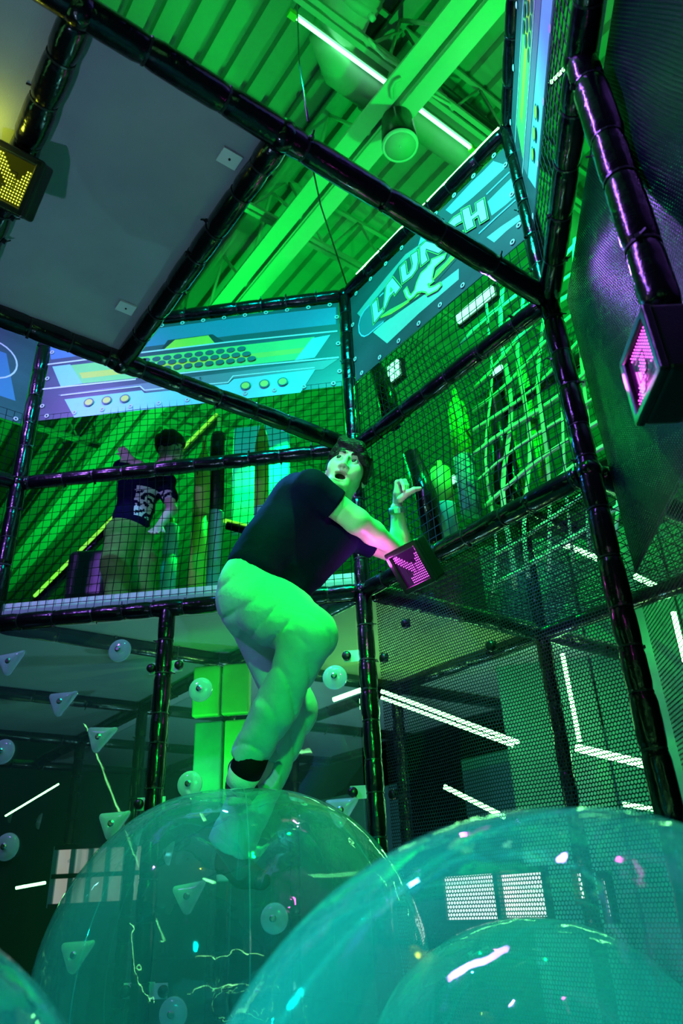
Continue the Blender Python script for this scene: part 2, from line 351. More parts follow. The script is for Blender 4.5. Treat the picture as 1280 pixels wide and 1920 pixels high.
def tube(name, a, b, r=.040, step=.17, seed=None, inset=.0):
    a = np.array(a, float); b = np.array(b, float); d = b - a; Ln = np.linalg.norm(d); dn = d / Ln
    a = a + dn * inset; b = b - dn * inset; Ln -= 2 * inset
    x, y, _ = frame_of(dn); cuts = [0.0]
    while cuts[-1] + step * 1.35 < Ln: cuts.append(cuts[-1] + step * random.uniform(.75, 1.25))
    cuts.append(Ln)
    pts, rad = [], []
    for i in range(len(cuts) - 1):
        s0, s1 = cuts[i], cuts[i + 1]; h = s1 - s0; rr = r * random.uniform(.98, 1.06)
        for t, q in ((0, .87), (min(.012 / h, .2), .93), (min(.03 / h, .3), .99), (.5, 1.0), (1 - min(.03 / h, .3), .98), (1 - min(.012 / h, .2), .93)):
            o = (x * random.uniform(-1, 1) + y * random.uniform(-1, 1)) * .0008
            pts.append(a + dn * (s0 + t * h) + o); rad.append(rr * q)
    pts.append(b); rad.append(r * .87)
    v, f = lathe_path(pts, rad, 16); ob = link(name, mesh(name, v, f, True), VINYL, FR)
    for s in cuts[1:-1]:
        t = link('zip_tie', TIEME, None, ob); ang = random.uniform(0, 6.28); sc = r / .04
        X = x * math.cos(ang) + y * math.sin(ang); Y = np.cross(dn, X); p = a + dn * s
        t.matrix_local = Matrix(((X[0] * sc, Y[0] * sc, dn[0] * sc, p[0]), (X[1] * sc, Y[1] * sc, dn[1] * sc, p[1]), (X[2] * sc, Y[2] * sc, dn[2] * sc, p[2]), (0, 0, 0, 1)))
    return ob
def joint(p, r=.046):
    v = []; f = []; n, mrows = 14, 8
    for i in range(mrows + 1):
        ph = math.pi * i / mrows
        for k in range(n):
            t = 2 * math.pi * k / n; v.append(np.array(p) + r * np.array([math.sin(ph) * math.cos(t), math.sin(ph) * math.sin(t), math.cos(ph)]) * np.array([1, 1, 1.1]))
    for i in range(mrows):
        for k in range(n): f.append((i * n + k, i * n + (k + 1) % n, (i + 1) * n + (k + 1) % n, (i + 1) * n + k))
    link('joint_cap', mesh('joint_cap', v, f, True), VINYL, FR)
# posts
tube('post', P3(C2, 0), P3(C2, ZT)); tube('post', P3(L2, 0), P3(L2, ZT)); tube('post', P3(M2, 0), P3(M2, ZD)); tube('post', P3(R2, 0), P3(R2, ZT))
tube('post', P3(P2, .95 + 1.05), P3(P2, ZM), .046, .2)
tube('post', P3(K2, 0), P3(K2, ZT))
tube('post', UW(0, MOD, 0), UW(0, MOD, ZT)); tube('post', UW(-MOD, MOD, 0), UW(-MOD, MOD, ZD)); tube('post', UW(MOD, MOD, 0), UW(MOD, MOD, ZT))
# rails of the three arena walls
for z in (ZT, ZM, ZD): tube('rail', P3(C2, z), P3(R2, z), inset=.03); tube('rail', P3(C2, z), P3(L2, z), inset=.03); tube('rail', P3(L2, z), P3(K2, z), inset=.03)
tube('rail', P3(R2, ZT), P3(R2 + eR * 2.4, ZT), inset=.03); tube('rail', P3(R2, ZM), P3(R2 + eR * 2.4, ZM), .043, inset=.03)
# overhead beams and cross beams
OV = -3.9
tube('beam', UW(MOD, -.04, ZM), UW(MOD, OV, ZM), .044, .3); tube('beam', UW(0, -.04, ZM), UW(0, OV, ZM), .044, .2)
tube('cross_beam', UW(.03, -1.266, ZM), UW(MOD - .03, -1.266, ZM), .042, .15); tube('cross_beam', UW(.03, -1.895, ZM), UW(MOD - .03, -1.895, ZM), .044, .16)
# lower deck frame behind the walls
tube('deck_beam', UW(MOD, .05, ZD), UW(MOD, 2 * MOD, ZD), .040, .3); tube('deck_beam', UW(0, .05, ZD), UW(0, 2 * MOD, ZD), .040, .3)
for i in (1, 2, 3, 4): tube('deck_beam', UW(-i * MOD, -MOD, ZD), UW(-i * MOD, 2 * MOD, ZD), .042, .3)
tube('deck_beam', P3(L2, ZD), P3(L2 - U * 3 * MOD, ZD), .042, .3); tube('deck_beam', UW(-.05, 0, ZD), UW(-4 * MOD, 0, ZD), .042, .3)
for j in (1, 2): tube('deck_beam', UW(-4 * MOD, j * MOD, ZD), UW(2 * MOD, j * MOD, ZD), .042, .3)
for i, j in ((1, 0), (2, 0), (3, 0), (2, -1), (2, 1), (3, 1)): tube('post', UW(-i * MOD, j * MOD, 0), UW(-i * MOD, j * MOD, ZD))
tube('beam', UW(0, MOD, ZM), UW(0, 3.4, ZM)); tube('beam', UW(-.4, MOD, ZM), UW(2.2, MOD, ZM)); tube('beam', UW(-.1, MOD, ZM + .75), UW(2.2, MOD, ZM + .75))
for q in (C2, R2, L2):
    for z in (ZT, ZM, ZD): joint(P3(q, z))
for q in ((MOD, -1.266), (0, -1.266), (MOD, -1.895), (0, -1.895)): joint(UW(*q, ZM), .05)
joint(P3(P2, ZM), .05)
# clip plates with knobs
def clip(px, plane, n, side=1, plate=True):
    p = onP(*px, plane, n); t = np.array([-n[1], n[0], 0]) * side
    c = box('clip_plate', p + t * (.05 if plate else 0), t, Z3, n, .062 if plate else .018, .026 if plate else .018, .003, WHITEP if plate else PLAST, FR)
    q = p - n * np.sign(np.dot(n, p)) * .012 - t * .0
    v, f = lathe_path([q - n * .012, q - n * .006, q + n * .006, q + n * .012], [.014, .021, .021, .014], 14); link('knob', mesh('knob', v, f, True), PLAST, c)
nL = np.array([-eL[1], eL[0], 0]); nL = nL if nL[1] > 0 else -nL
nC = W3.copy(); nR = np.array([-eR[1], eR[0], 0]); nR = nR if nR[0] > 0 else -nR
pL, pC, pR = P3(C2, 0), P3(C2, 0), P3(R2, 0)
tL = np.array([-nL[1], nL[0], 0])
for px, sd in (((285, 1254), 1), ((337, 1248), -1), ((262, 1508), 1), ((650, 1231), 1), ((662, 1486), 1), ((237, 1858), 1), ((308, 1858), -1)):
    s = 1 if np.dot(tL, X3) * sd > 0 else -1
    clip(px, pL, nL, s)
for px in ((722, 1234), (740, 1490), (763, 1170), (923, 1212)): clip(px, pC + W3 * .06, nC, -1, False)

# ------------------------------------------------------------------ overhead deck panels
def slab(name, uvs, z, t, m, lab, cat, group=None):
    v = [UW(a, b, z) for a, b in uvs] + [UW(a, b, z + t) for a, b in uvs]; n = len(uvs)
    f = [tuple(range(n)), tuple(range(n, 2 * n))[::-1]] + [(i, n + i, n + (i + 1) % n, (i + 1) % n) for i in range(n)]
    return tag(link(name, mesh(name, v, f), m), lab, cat, group)
d1 = slab('overhead_deck', [(0, -1.29), (MOD, -1.29), (MOD, -1.88), (0, -1.88)], ZM + .03, .03, GREY, 'grey underside of the overhead deck panel with two white clips', 'panel', 'overhead deck panels')
d2 = slab('overhead_deck', [(0, -1.91), (MOD, -1.91), (MOD, OV), (0, OV)], ZM + .03, .03, GREY, 'grey overhead deck panel in the top left corner, beyond the lit yellow sign beam', 'panel', 'overhead deck panels')
for px in ((430, 297), (236, 577)):
    p = atZ(*px, ZM + .024)
    c = box('clip_plate', p, U3, W3, Z3, .028, .034, .004, WHITEP, d1); pipe('screw', [p - Z3 * .007, p - Z3 * .003], .004, TIE, c, 8)
DK = 'lower deck boards'
cell = lambda i, j: [(-i * MOD, j * MOD + .0), (-(i + 1) * MOD, j * MOD), (-(i + 1) * MOD, (j + 1) * MOD), (-i * MOD, (j + 1) * MOD)]
for i, j_, lab in ((0, 0, 'ochre-tinted deck board right behind the arena corner post'), (1, 0, 'grey deck board in the second bay behind the left net'), (2, 0, 'grey deck board in the third bay behind the left net'), (0, 1, 'rear grey deck board behind the corner post'),
    (1, 1, 'rear grey deck board of the second bay'), (2, 1, 'rear grey deck board of the third bay'), (1, -1, 'grey deck underside above the left climbing panel'), (2, -1, 'grey deck underside at the far left edge'), (3, 0, 'farthest grey deck board beyond the third bay'), (3, 1, 'farthest rear grey deck board')):
    slab('deck_board', cell(i, j_), ZD + .03, .03, mat('ochre_deck', (.30, .32, .14), .6, noise=.5, nscale=1.6) if (i, j_) == (0, 0) else GREY, lab, 'panel', DK)
def floor_net():
    v = []; f = []; n = 26
    def strand(ps):
        b0 = len(v); x, y, _ = frame_of(ps[-1] - ps[0])
        for p in ps: v.extend([p + (x * math.cos(t) + y * math.sin(t)) * .0024 for t in (0, 2.0944, 4.18879)])
        for i in range(len(ps) - 1):
            for k in range(3): a = b0 + 3 * i + k; b = b0 + 3 * i + (k + 1) % 3; f.append((a, b, b + 3, a + 3))
    pos = lambda i, j: UW(.03 + (MOD - .06) * i / n, .04 + (MOD - .08) * j / n, ZD + .01 - .07 * math.sin(math.pi * i / n) * math.sin(math.pi * j / n))
    for i in range(n + 1): strand([pos(i, j) for j in range(0, n + 1, 2)]); strand([pos(j, i) for j in range(0, n + 1, 2)])
    tag(link('floor_net', mesh('floor_net', v, f), CORD), 'sagging dark net floor under the logo wall bay', 'net')
floor_net()
tri = [C2, L2, C2 - U * MOD]
v = [P3(q, ZD + .03) for q in tri] + [P3(q, ZD + .06) for q in tri]
tag(link('deck_board', mesh('deck_board', v, [(0, 1, 2), (5, 4, 3), (0, 3, 4, 1), (1, 4, 5, 2), (2, 5, 3, 0)]), GREY), 'wedge-shaped deck board along the left net wall', 'panel', DK)
tube_edge = box('deck_edge_foam', P3((C2 + L2) / 2, ZD + .075) + nL * .03, np.array([eL[0], eL[1], 0]), nL, Z3, .90, .02, .03, FOAMW, None, .006)
tag(tube_edge, 'pale foam edging strip along the deck behind the left net', 'edging')

# ------------------------------------------------------------------ nets
def net(name, p0, e, zl, wid, hgt, pitch, r, lab, skew=0.0, sag=.012, m=CORD, phase=0.0, group=None):
    e = np.array([e[0], e[1], 0]); n = np.array([-e[1], e[0], 0]); v = []; f = []
    nu, nv = max(2, int(round(wid / pitch))), max(2, int(round(hgt / pitch)))
    def pos(i, j):
        a, b = i / nu * wid, j / nv * hgt
        k = math.sin(math.pi * i / nu) * math.sin(math.pi * j / nv)
        a2 = a + .010 * math.sin(3.1 * b + 2.3 * a + phase) * k * 2 + skew * b * k
        b2 = b + .012 * math.sin(4.3 * a + 1.7 * phase) * k + .005 * math.sin(11 * a + 3 * b) * k
        off = sag * k * math.sin(5 * a + 2 * b + phase)
        return np.array([p0[0], p0[1], zl]) + e * a2 + Z3 * b2 + n * off
    def strand(ps):
        base = len(v)
        for i, p in enumerate(ps):
            d = ps[min(i + 1, len(ps) - 1)] - ps[max(i - 1, 0)]; x, y, _ = frame_of(d)
            for t in (0, 2.0944, 4.18879): v.append(p + (x * math.cos(t) + y * math.sin(t)) * r)
        for i in range(len(ps) - 1):
            for k in range(3):
                a = base + 3 * i + k; b = base + 3 * i + (k + 1) % 3; f.append((a, b, b + 3, a + 3))
    for i in range(nu + 1): strand([pos(i, j) for j in range(0, nv + 1)])
    for j in range(nv + 1): strand([pos(i, j) for i in range(0, nu + 1)])
    return tag(link(name, mesh(name, v, f), m), lab, 'net', group)
LEN = float(np.linalg.norm(L2 - C2)); ZB = 3.37
net('safety_net', C2 + eL * .05, eL, ZD + .03, LEN - .1, ZM - ZD - .06, .043, .0021, 'dark square-mesh net in front of the boy, below the left mid rail', phase=.4)
net('safety_net', C2 + eL * .05, eL, ZM + .03, LEN - .1, ZB - ZM, .043, .0021, 'dark square-mesh net between left mid rail and striped banner', phase=1.4)
net('safety_net', C2 + U * .05, U, ZD + .03, MOD - .1, ZM - ZD - .06, .043, .0022, 'square-mesh net behind the raised hand on the logo banner wall', skew=.10, phase=2.2)
net('safety_net', C2 + U * .05, U, ZM + .03, MOD - .1, .36, .043, .0022, 'strip of square-mesh net directly under the logo banner', skew=-.08, phase=3)
net('safety_net', C2 + W * MOD - U * .2, U, ZD + .03, MOD + .6, ZT - ZD - .1, .046, .0024, 'second net hanging one bay behind the logo banner wall', skew=-.25, sag=.05, phase=.9)
net('safety_net', C2 + W * .06, W, ZD + .03, MOD - .1, ZT - ZD - .1, .046, .0022, 'side net running back from the arena corner post', skew=.12, phase=1.9)
net('safety_net', L2 + eK * .05, eK, ZD + .03, 1.19, ZB - ZD, .043, .0021, 'net beyond the far left post', phase=.1)
net('safety_net', R2 + eR * .05, eR, ZM + .03, 1.0, .36, .043, .0022, 'narrow net strip under the grazing right-hand banner', phase=.7)

def screen(name, p0, e, z0, z1, wid, m, lab, back=(0, 0)):
    p0 = np.array(p0) + np.array(back)
    e3 = np.array([e[0], e[1], 0]); nx, nz = 24, 30; n = np.array([-e[1], e[0], 0]); v = []; f = []
    for j in range(nz + 1):
        for i in range(nx + 1):
            k = math.sin(math.pi * i / nx) * math.sin(math.pi * j / nz)
            v.append(np.array([p0[0], p0[1], z0]) + e3 * wid * i / nx + Z3 * (z1 - z0) * j / nz + n * k * .02 * math.sin(i * .5 + j * .3))
    for j in range(nz):
        for i in range(nx): a = j * (nx + 1) + i; f.append((a, a + 1, a + nx + 2, a + nx + 1))
    me = mesh(name, v, f, True); uv = me.uv_layers.new(name='UVMap')
    for lp in me.loops:
        i, j = lp.vertex_index % (nx + 1), lp.vertex_index // (nx + 1); uv.data[lp.index].uv = (wid * i / nx, (z1 - z0) * j / nz)
    return tag(link(name, me, m), lab, 'screen')
screen('mesh_screen', C2 + U * .04, U, .05, ZD - .03, MOD - .08, SCREEN, 'fine black mesh screen under the logo banner wall', W * .04)
screen('mesh_screen', R2 + eR * .05, eR, .05, 1.74, 2.2, SCREEN, 'fine black mesh screen low on the right wall', nR[:2] * .05)
screen('mesh_screen', R2 + eR * .03, eR, 1.74, ZM - .03, 2.2, SCREEND, 'dense dark screen between right corner post and violet-lit post', nR[:2] * .06)
screen('mesh_screen', R2 + eR * .95, eR, ZM + .03, ZM + 1.6, 1.4, SCREEND, 'dense dark screen high in the top right corner', nR[:2] * .06)

# ------------------------------------------------------------------ banners
def colour(name, c, r=.42): return mat('print_' + name, c, r, noise=.05, nscale=40)
BASE = mat('print_slate', (.06, .11, .13), .40, noise=.5, nscale=2.2, stretch=(1, 1, 3)); TEALP = colour('teal', (.22, .50, .50)); CYP = colour('cyan', (.30, .85, .90))
WHP = colour('white', (.85, .95, .95)); GRP = colour('green', (.25, .90, .20)); YEP = colour('yellow', (.80, .90, .08)); DKP = colour('dark', (.03, .05, .06))
LTEAL = colour('light_teal', (.30, .70, .62)); BLP = colour('sky_line', (.25, .70, .95)); GYP = colour('grey', (.22, .30, .33))
class Banner:
    def __init__(s, p0, n, lab):
        s.n = np.array(n, float) * (-1 if np.dot(np.array(p0) - O, n) > 0 else 1); s.p0 = np.array(p0, float)
        s.root = empty('banner', lab, 'banner', 'printed banners'); s.k = 0
    def pt(s, q): return onP(q[0], q[1], s.p0, s.n)
    def poly(s, name, pts, m, px=True, lift=None, thick=.0):
        s.k += 1; h = (.0002 * s.k if lift is None else lift)
        P = [(s.pt(q) if px else np.array(q)) + s.n * h for q in pts]
        bm = bmesh.new(); vs = [bm.verts.new(p) for p in P]; fc = bm.faces.new(vs); bm.normal_update()
        if fc.normal.dot(Vector(s.n)) < 0: fc.normal_flip()
        if thick:
            g = bmesh.ops.extrude_face_region(bm, geom=[fc]); bmesh.ops.translate(bm, verts=[e for e in g['geom'] if isinstance(e, bmesh.types.BMVert)], vec=Vector(-s.n * thick))
        bmesh.ops.triangulate(bm, faces=bm.faces[:]); me = bpy.data.meshes.new(name); bm.to_mesh(me); bm.free()
        return link(name, me, m, s.root)
    def line(s, name, pts, wpx, m, px=True, closed=False):
        s.k += 1; h = .0002 * s.k; P = [(s.pt(q) if px else np.array(q)) for q in pts]; wd = wpx; n = len(P); v = []; f = []
        for i in range(n):
            a = P[(i - 1) % n] if (closed or i > 0) else P[i]; b = P[(i + 1) % n] if (closed or i < n - 1) else P[i]
            d1 = P[i] - a; d2 = b - P[i]
            d1 = d1 / (np.linalg.norm(d1) or 1); d2 = d2 / (np.linalg.norm(d2) or 1); d = d1 + d2; d /= (np.linalg.norm(d) or 1)
            s1 = np.cross(s.n, d); c = max(.5, abs(float(np.dot(d, d2 if np.linalg.norm(d2) > 0 else d1))))
            v += [P[i] + s1 * wd / c + s.n * h, P[i] - s1 * wd / c + s.n * h]
        for i in range(n if closed else n - 1): j = (i + 1) % n; f.append((2 * i, 2 * i + 1, 2 * j + 1, 2 * j))
        return link(name, mesh(name, v, f), m, s.root)
    def disc(s, name, c, rx, ry, m, e, n=18):
        c = s.pt(c) if len(c) == 2 else np.array(c)
        return s.poly(name, [c + e * rx * math.cos(2 * math.pi * k / n) + Z3 * ry * math.sin(2 * math.pi * k / n) for k in range(n)], m, False)
    def grommets(s, pts):
        for p in pts:
            v = []; f = []; x, y, _ = frame_of(s.n); n = 12
            for k in range(n):
                t = 2 * math.pi * k / n
                for rr, zz in ((.006, .004), (.010, .007), (.014, .004)): v.append(p + (x * math.cos(t) + y * math.sin(t)) * rr + s.n * (zz + .001))
            for k in range(n):
                for j in range(2): a = 3 * k + j; b = 3 * ((k + 1) % n) + j; f.append((a, b, b + 1, a + 1))
            link('grommet', mesh('grommet', v, f, True), WHITEP, s.root)
zb, zt = ZB, ZT - .05
# --- left striped banner
eL3 = np.array([eL[0], eL[1], 0]); b = Banner(pL, nL, 'long striped banner with oval dots and yellow lamps motif on left wall')
A0, A1 = P3(C2 + eL * .045, zb), P3(C2 + eL * (LEN - .045), zb - .005)
b.poly('cloth', [A0, A1, A1 + Z3 * (zt - zb), A0 + Z3 * (zt - zb)], BASE, False, .0, .002)
z5 = lambda pts: [(x / 1.882, 560 + y / 1.882) for x, y in pts]
b.poly('printed_band', z5([(180, 215), (480, 175), (820, 130), (1185, 90), (1185, 30), (820, 70), (480, 115), (170, 160)]), colour('blue_band', (.10, .30, .50)))
b.poly('printed_panel', z5([(250, 235), (480, 208), (820, 168), (1110, 135), (1050, 215), (655, 258), (480, 280), (290, 300)]), GRP)
b.poly('printed_stripe', z5([(280, 262), (560, 232), (1080, 172), (1070, 190), (560, 252), (290, 282)]), YEP)
b.poly('printed_chevron', z5([(185, 240), (248, 232), (290, 300), (215, 312)]), CYP); b.poly('printed_chevron', z5([(1100, 140), (1165, 128), (1110, 208), (1040, 218)]), CYP)
b.poly('printed_shadow', z5([(565, 184), (592, 147), (750, 126), (795, 155)]), DKP); b.poly('printed_trapezoid', z5([(577, 181), (617, 146), (735, 130), (760, 160)]), YEP)
b.poly('printed_panel', z5([(205, 340), (500, 300), (1195, 212), (1140, 250), (820, 282), (800, 303), (515, 330), (495, 312), (215, 345)]), GYP)
b.poly('printed_panel', z5([(228, 356), (500, 324), (510, 334), (805, 302), (825, 284), (1112, 250), (1060, 332), (262, 420)]), CYP)
for q in ([(160, 234), (490, 192), (820, 152), (1000, 134), (1190, 115)], [(150, 320), (480, 285)], [(620, 266), (900, 236), (1195, 208)]): b.line('printed_line', z5(q), .0055, WHP)
b.line('printed_line', z5([(215, 342), (495, 310), (510, 324), (805, 296), (822, 274), (1110, 244)]), .004, WHP)
for (x0, y0, x1, y1, n) in ((515, 218, 852, 178, 10), (533, 232, 870, 197, 10), (590, 247, 888, 214, 9)):
    for k in range(n):
        t = k / (n - 1); b.disc('printed_oval', z5([(x0 + (x1 - x0) * t, y0 + (y1 - y0) * t)])[0], .026, .017, mat('print_oval', (.05, .16, .16), .4), eL3)
for q in ((315, 368), (378, 361), (442, 355), (867, 310), (933, 303), (998, 296)):
    b.disc('printed_ring', z5([q])[0], .030, .028, colour('ring', (.05, .2, .15)), eL3); b.disc('printed_lamp', z5([q])[0], .023, .021, YEP, eL3)
for q in ((686, 286), (708, 284)): b.disc('printed_dot', z5([q])[0], .006, .006, DKP, eL3)
b.grommets([A0 + eL3 * t + Z3 * .02 for t in np.linspace(.05, LEN - .14, 11)] + [A0 + eL3 * t + Z3 * (zt - zb - .012) for t in np.linspace(.05, LEN - .14, 14)] + [A0 + Z3 * t + eL3 * .012 for t in (.1, .3, .5)] + [A1 + Z3 * t - eL3 * .012 for t in (.1, .3, .5)])
# --- logo banner
b = Banner(pC, nC, 'logo banner with the word LAUNCH and a kangaroo silhouette')
A0, A1 = P3(C2 + U * .045, zb - .01), P3(R2 - U * .045, zb - .03)
b.poly('cloth', [A0, A1, A1 + Z3 * (zt - zb), A0 + Z3 * (zt - zb)], BASE, False, .0, .002)
z1 = lambda pts: [(660 + x / 6.4, 430 + y / 6.4) for x, y in pts]; z2 = lambda pts: [(820 + x / 6.4, 300 + y / 6.4) for x, y in pts]
b.poly('printed_band', z1([(60, 1010), (160, 880), (420, 560), (640, 300), (800, 190), (850, 260), (700, 420), (500, 640), (250, 900), (110, 1060)]), TEALP)
b.poly('printed_band', z1([(250, 1235), (370, 1130), (700, 900), (880, 775), (1280, 470), (1280, 600), (800, 1010), (420, 1370)]), LTEAL)
b.poly('printed_band', z2([(590, 930), (760, 800), (1030, 620), (1035, 690), (830, 850), (680, 990)]), LTEAL)
b.poly('printed_panel', z2([(600, 500), (760, 340), (925, 180), (985, 390), (820, 540), (650, 670)]), TEALP)
b.poly('printed_flash', z2([(100, 600), (270, 420), (420, 260), (560, 130), (670, 15), (840, 70), (600, 290), (400, 470), (170, 650)]), CYP)
b.poly('printed_flash', z1([(795, 195), (845, 30), (880, 0), (980, 70), (960, 110), (890, 120)]), CYP)
b.poly('printed_oval', z1([(230, 905), (150, 985), (110, 1060), (90, 1150), (100, 1230), (135, 1275), (200, 1250), (380, 1110), (620, 880), (390, 760), (330, 815)]), colour('deep_teal', (.06, .26, .32)))
b.poly('printed_backing', z1([(225, 900), (310, 800), (400, 690), (495, 545), (560, 440), (650, 360), (720, 310), (800, 210), (900, 115), (980, 75), (1120, 140), (1280, 270), (1280, 330), (1000, 650), (860, 770), (640, 930), (480, 1060), (310, 1110), (250, 1160)]), mat('print_back_teal', (.05, .13, .14), .4))
b.line('printed_line', z1([(210, 910), (150, 975), (105, 1050), (80, 1150), (88, 1235), (115, 1275), (150, 1285), (200, 1262), (290, 1185), (380, 1112)]), .0045, BLP)
b.line('printed_line', z1([(330, 808), (380, 762)]), .0045, BLP)
b.line('printed_line', z2([(590, 415), (740, 270), (890, 125)]), .0045, BLP); b.line('printed_line', z2([(500, 885), (730, 670), (970, 455)]), .0045, BLP)
b.poly('printed_swoosh', z1([(365, 1030), (450, 970), (600, 890), (690, 835), (860, 730), (985, 580), (1010, 500), (1120, 400), (1235, 255), (1285, 285), (1100, 480), (950, 640), (800, 800), (600, 935), (470, 1015), (345, 1062)]), GRP)
b.line('printed_line', z1([(345, 1060), (470, 1012), (600, 930), (700, 860)]), .004, YEP); b.line('printed_line', z1([(985, 600), (1100, 482), (1285, 285)]), .004, YEP)
LET = {
 'L': z1([(245, 905), (300, 850), (318, 1005), (372, 958), (376, 985), (268, 1122)]),
 'A': z1([(420, 675), (490, 588), (582, 700), (522, 778), (512, 745), (455, 805), (405, 930), (385, 962)]),
 'U': z1([(588, 462), (642, 408), (662, 555), (690, 540), (730, 470), (738, 420), (715, 316), (786, 268), (797, 380), (778, 480), (722, 562), (615, 642), (603, 570)]),
 'N': z1([(825, 215), (895, 152), (988, 180), (1000, 88), (1068, 130), (1112, 228), (1045, 288), (893, 236), (888, 300), (912, 375), (842, 432), (830, 340)]),
 'C': [(835, 440), (840, 424), (852, 410), (864, 403), (867, 415), (856, 421), (849, 430), (846, 440), (848, 450), (857, 446), (868, 437), (870, 448), (858, 458), (845, 464), (837, 456)],
 'H': z2([(310, 612), (385, 575), (412, 685), (490, 622), (478, 532), (560, 480), (602, 708), (532, 752), (505, 662), (425, 720), (445, 800), (362, 850), (330, 720)])}
for k, pts in LET.items():
    b.line('letter_outline', pts, .011, GRP, closed=True); b.line('letter_outline', pts, .0065, mat('print_back_teal', (.05, .13, .14), .4), closed=True); b.poly('printed_letter', pts, WHP)
b.poly('printed_letter_hole', z1([(470, 692), (502, 728), (462, 772)]), GRP)
roo = z1([(1125, 315), (1112, 352), (1050, 405), (1000, 450), (985, 482), (970, 560), (962, 600), (976, 632), (945, 658), (925, 645), (912, 670), (935, 715), (990, 700), (1060, 660), (1068, 682), (1035, 722), (920, 783), (905, 752), (850, 742), (790, 757), (750, 805), (702, 842), (668, 808), (642, 740), (662, 716), (690, 790), (715, 808), (768, 740), (795, 640), (840, 540), (910, 477), (930, 447), (960, 420), (970, 376), (1010, 360), (1070, 335)])
b.line('emblem_outline', roo, .010, GRP, closed=True); b.poly('kangaroo_emblem', roo, WHP)
b.grommets([A0 + U3 * t + Z3 * .02 for t in np.linspace(.06, MOD - .15, 8)] + [A0 + U3 * t + Z3 * (zt - zb - .012) for t in np.linspace(.06, MOD - .15, 9)] + [A0 + Z3 * t + U3 * .012 for t in (.15, .4)] + [A1 + Z3 * t - U3 * .012 for t in (.1, .3, .5)])
# --- right banner, seen at a grazing angle (same print as the left one)
def side_banner(p2, e, wid, lab, kind):
    e3 = np.array([e[0], e[1], 0]); n = np.array([-e[1], e[0], 0])
    b = Banner(P3(p2, 0), n, lab); q = lambda s, z: P3(p2 + e * s, zb + z); H = zt - zb
    b.poly('cloth', [q(.045, -.04), q(wid, -.04), q(wid, H), q(.045, H)], BASE, False, .0, .002)
    if kind == 'stripe':
        b.poly('printed_panel', [q(.20, .0), q(wid - .1, .0), q(wid - .02, .16), q(.13, .16)], CYP, False)
        b.poly('printed_panel', [q(.13, .17), q(wid - .02, .17), q(wid, .26), q(.10, .26)], GYP, False)
        b.poly('printed_panel', [q(.12, .29), q(wid, .29), q(wid, .47), q(.16, .47)], GRP, False)
        b.poly('printed_stripe', [q(.24, .35), q(wid, .35), q(wid, .41), q(.24, .41)], YEP, False)
        for z in (.275, .485): b.line('printed_line', [q(.06, z), q(wid, z)], .0055, WHP, False)
        for j, z in enumerate((.32, .38, .44)):
            for k in range(9): b.disc('printed_oval', q(.55 + k * .06 + j * .02, z), .026, .022, mat('print_oval', (.05, .16, .16), .4), e3)
        for s in (.30, .39, .48): b.disc('printed_ring', q(s, .08), .030, .028, colour('ring', (.05, .2, .15)), e3); b.disc('printed_lamp', q(s, .08), .023, .021, YEP, e3)
    else:
        b.poly('printed_band', [q(.1, .1), q(wid, .1), q(wid, .4), q(.2, .4)], mat('print_blue_band', (.1, .3, .5)), False)
        cc = q(.28, .33); b.line('printed_ring', [cc + e3 * .15 * math.cos(t) + Z3 * .13 * math.sin(t) for t in np.linspace(0, 6.28, 28)[:-1]], .005, WHP, False, True)
    b.grommets([q(s, -.02) for s in np.linspace(.08, wid - .05, 8)] + [q(s, H - .012) for s in np.linspace(.08, wid - .05, 8)])
side_banner(R2, eR, 1.9, 'striped banner seen edge-on beside the right corner post', 'stripe')
side_banner(L2, eK, 1.25, 'blue banner with a round outline beyond the far left post', 'ring')

# ------------------------------------------------------------------ clear climbing panels with holds
def panel(p2a, p2b, z0, z1, lab):
    d = p2b - p2a; Ln = np.linalg.norm(d); e = np.array([d[0], d[1], 0]) / Ln; n = np.cross(e, Z3); c = P3((p2a + p2b) / 2, (z0 + z1) / 2)
    root = empty('climbing_panel', lab, 'panel', 'clear climbing panels')
    box('acrylic_sheet', c, e, n, Z3, Ln / 2 - .045, .004, (z1 - z0) / 2, ACRYL, root); return root
pa = panel(L2, M2, .1, ZD - .05, 'clear acrylic climbing panel with frosted triangular holds, far left'); pb = panel(M2, C2, .1, ZD - .05, 'clear acrylic climbing panel behind the climber, with round holds')
pk = panel(L2, K2, .1, ZD - .05, 'clear climbing panel beyond the far left post')
def blob(outline, depth, n_rings=5):
    v = []; f = []; n = len(outline)
    for i in range(n_rings + 1):
        t = i / n_rings; s = math.cos(t * math.pi / 2 * .92); z = depth * math.sin(t * math.pi / 2)
        for a, c in outline: v.append((a * s, c * s, z))
    for i in range(n_rings):
        for k in range(n): f.append((i * n + k, i * n + (k + 1) % n, (i + 1) * n + (k + 1) % n, (i + 1) * n + k))
    f.append(tuple(range(n_rings * n, n_rings * n + n))); f.append(tuple(range(n))[::-1]); return v, f
def tri_outline():
    pts = []
    for k in range(40):
        t = 2 * math.pi * k / 40; d = (math.cos(t), math.sin(t))
        best = max(((.058, .036, .016), (-.046, .030, .020), (-.008, -.042, .024)), key=lambda c: c[0] * d[0] + c[1] * d[1] + c[2])
        x, y = best[0] + best[2] * d[0], best[1] + best[2] * d[1]; m = 1 - .10 * max(0, math.cos(t - 1.75)) ** 8 - .06 * max(0, math.cos(t + .35)) ** 8; pts.append((x * m, y * m))
    return pts
TRIME = mesh('climbing_hold', *blob(tri_outline(), .030), True); RNDME = mesh('climbing_hold', *blob([(.056 * math.cos(2 * math.pi * k / 24), .056 * math.sin(2 * math.pi * k / 24)) for k in range(24)], .024), True)
for me in (TRIME, RNDME): me.materials.append(HOLDM)
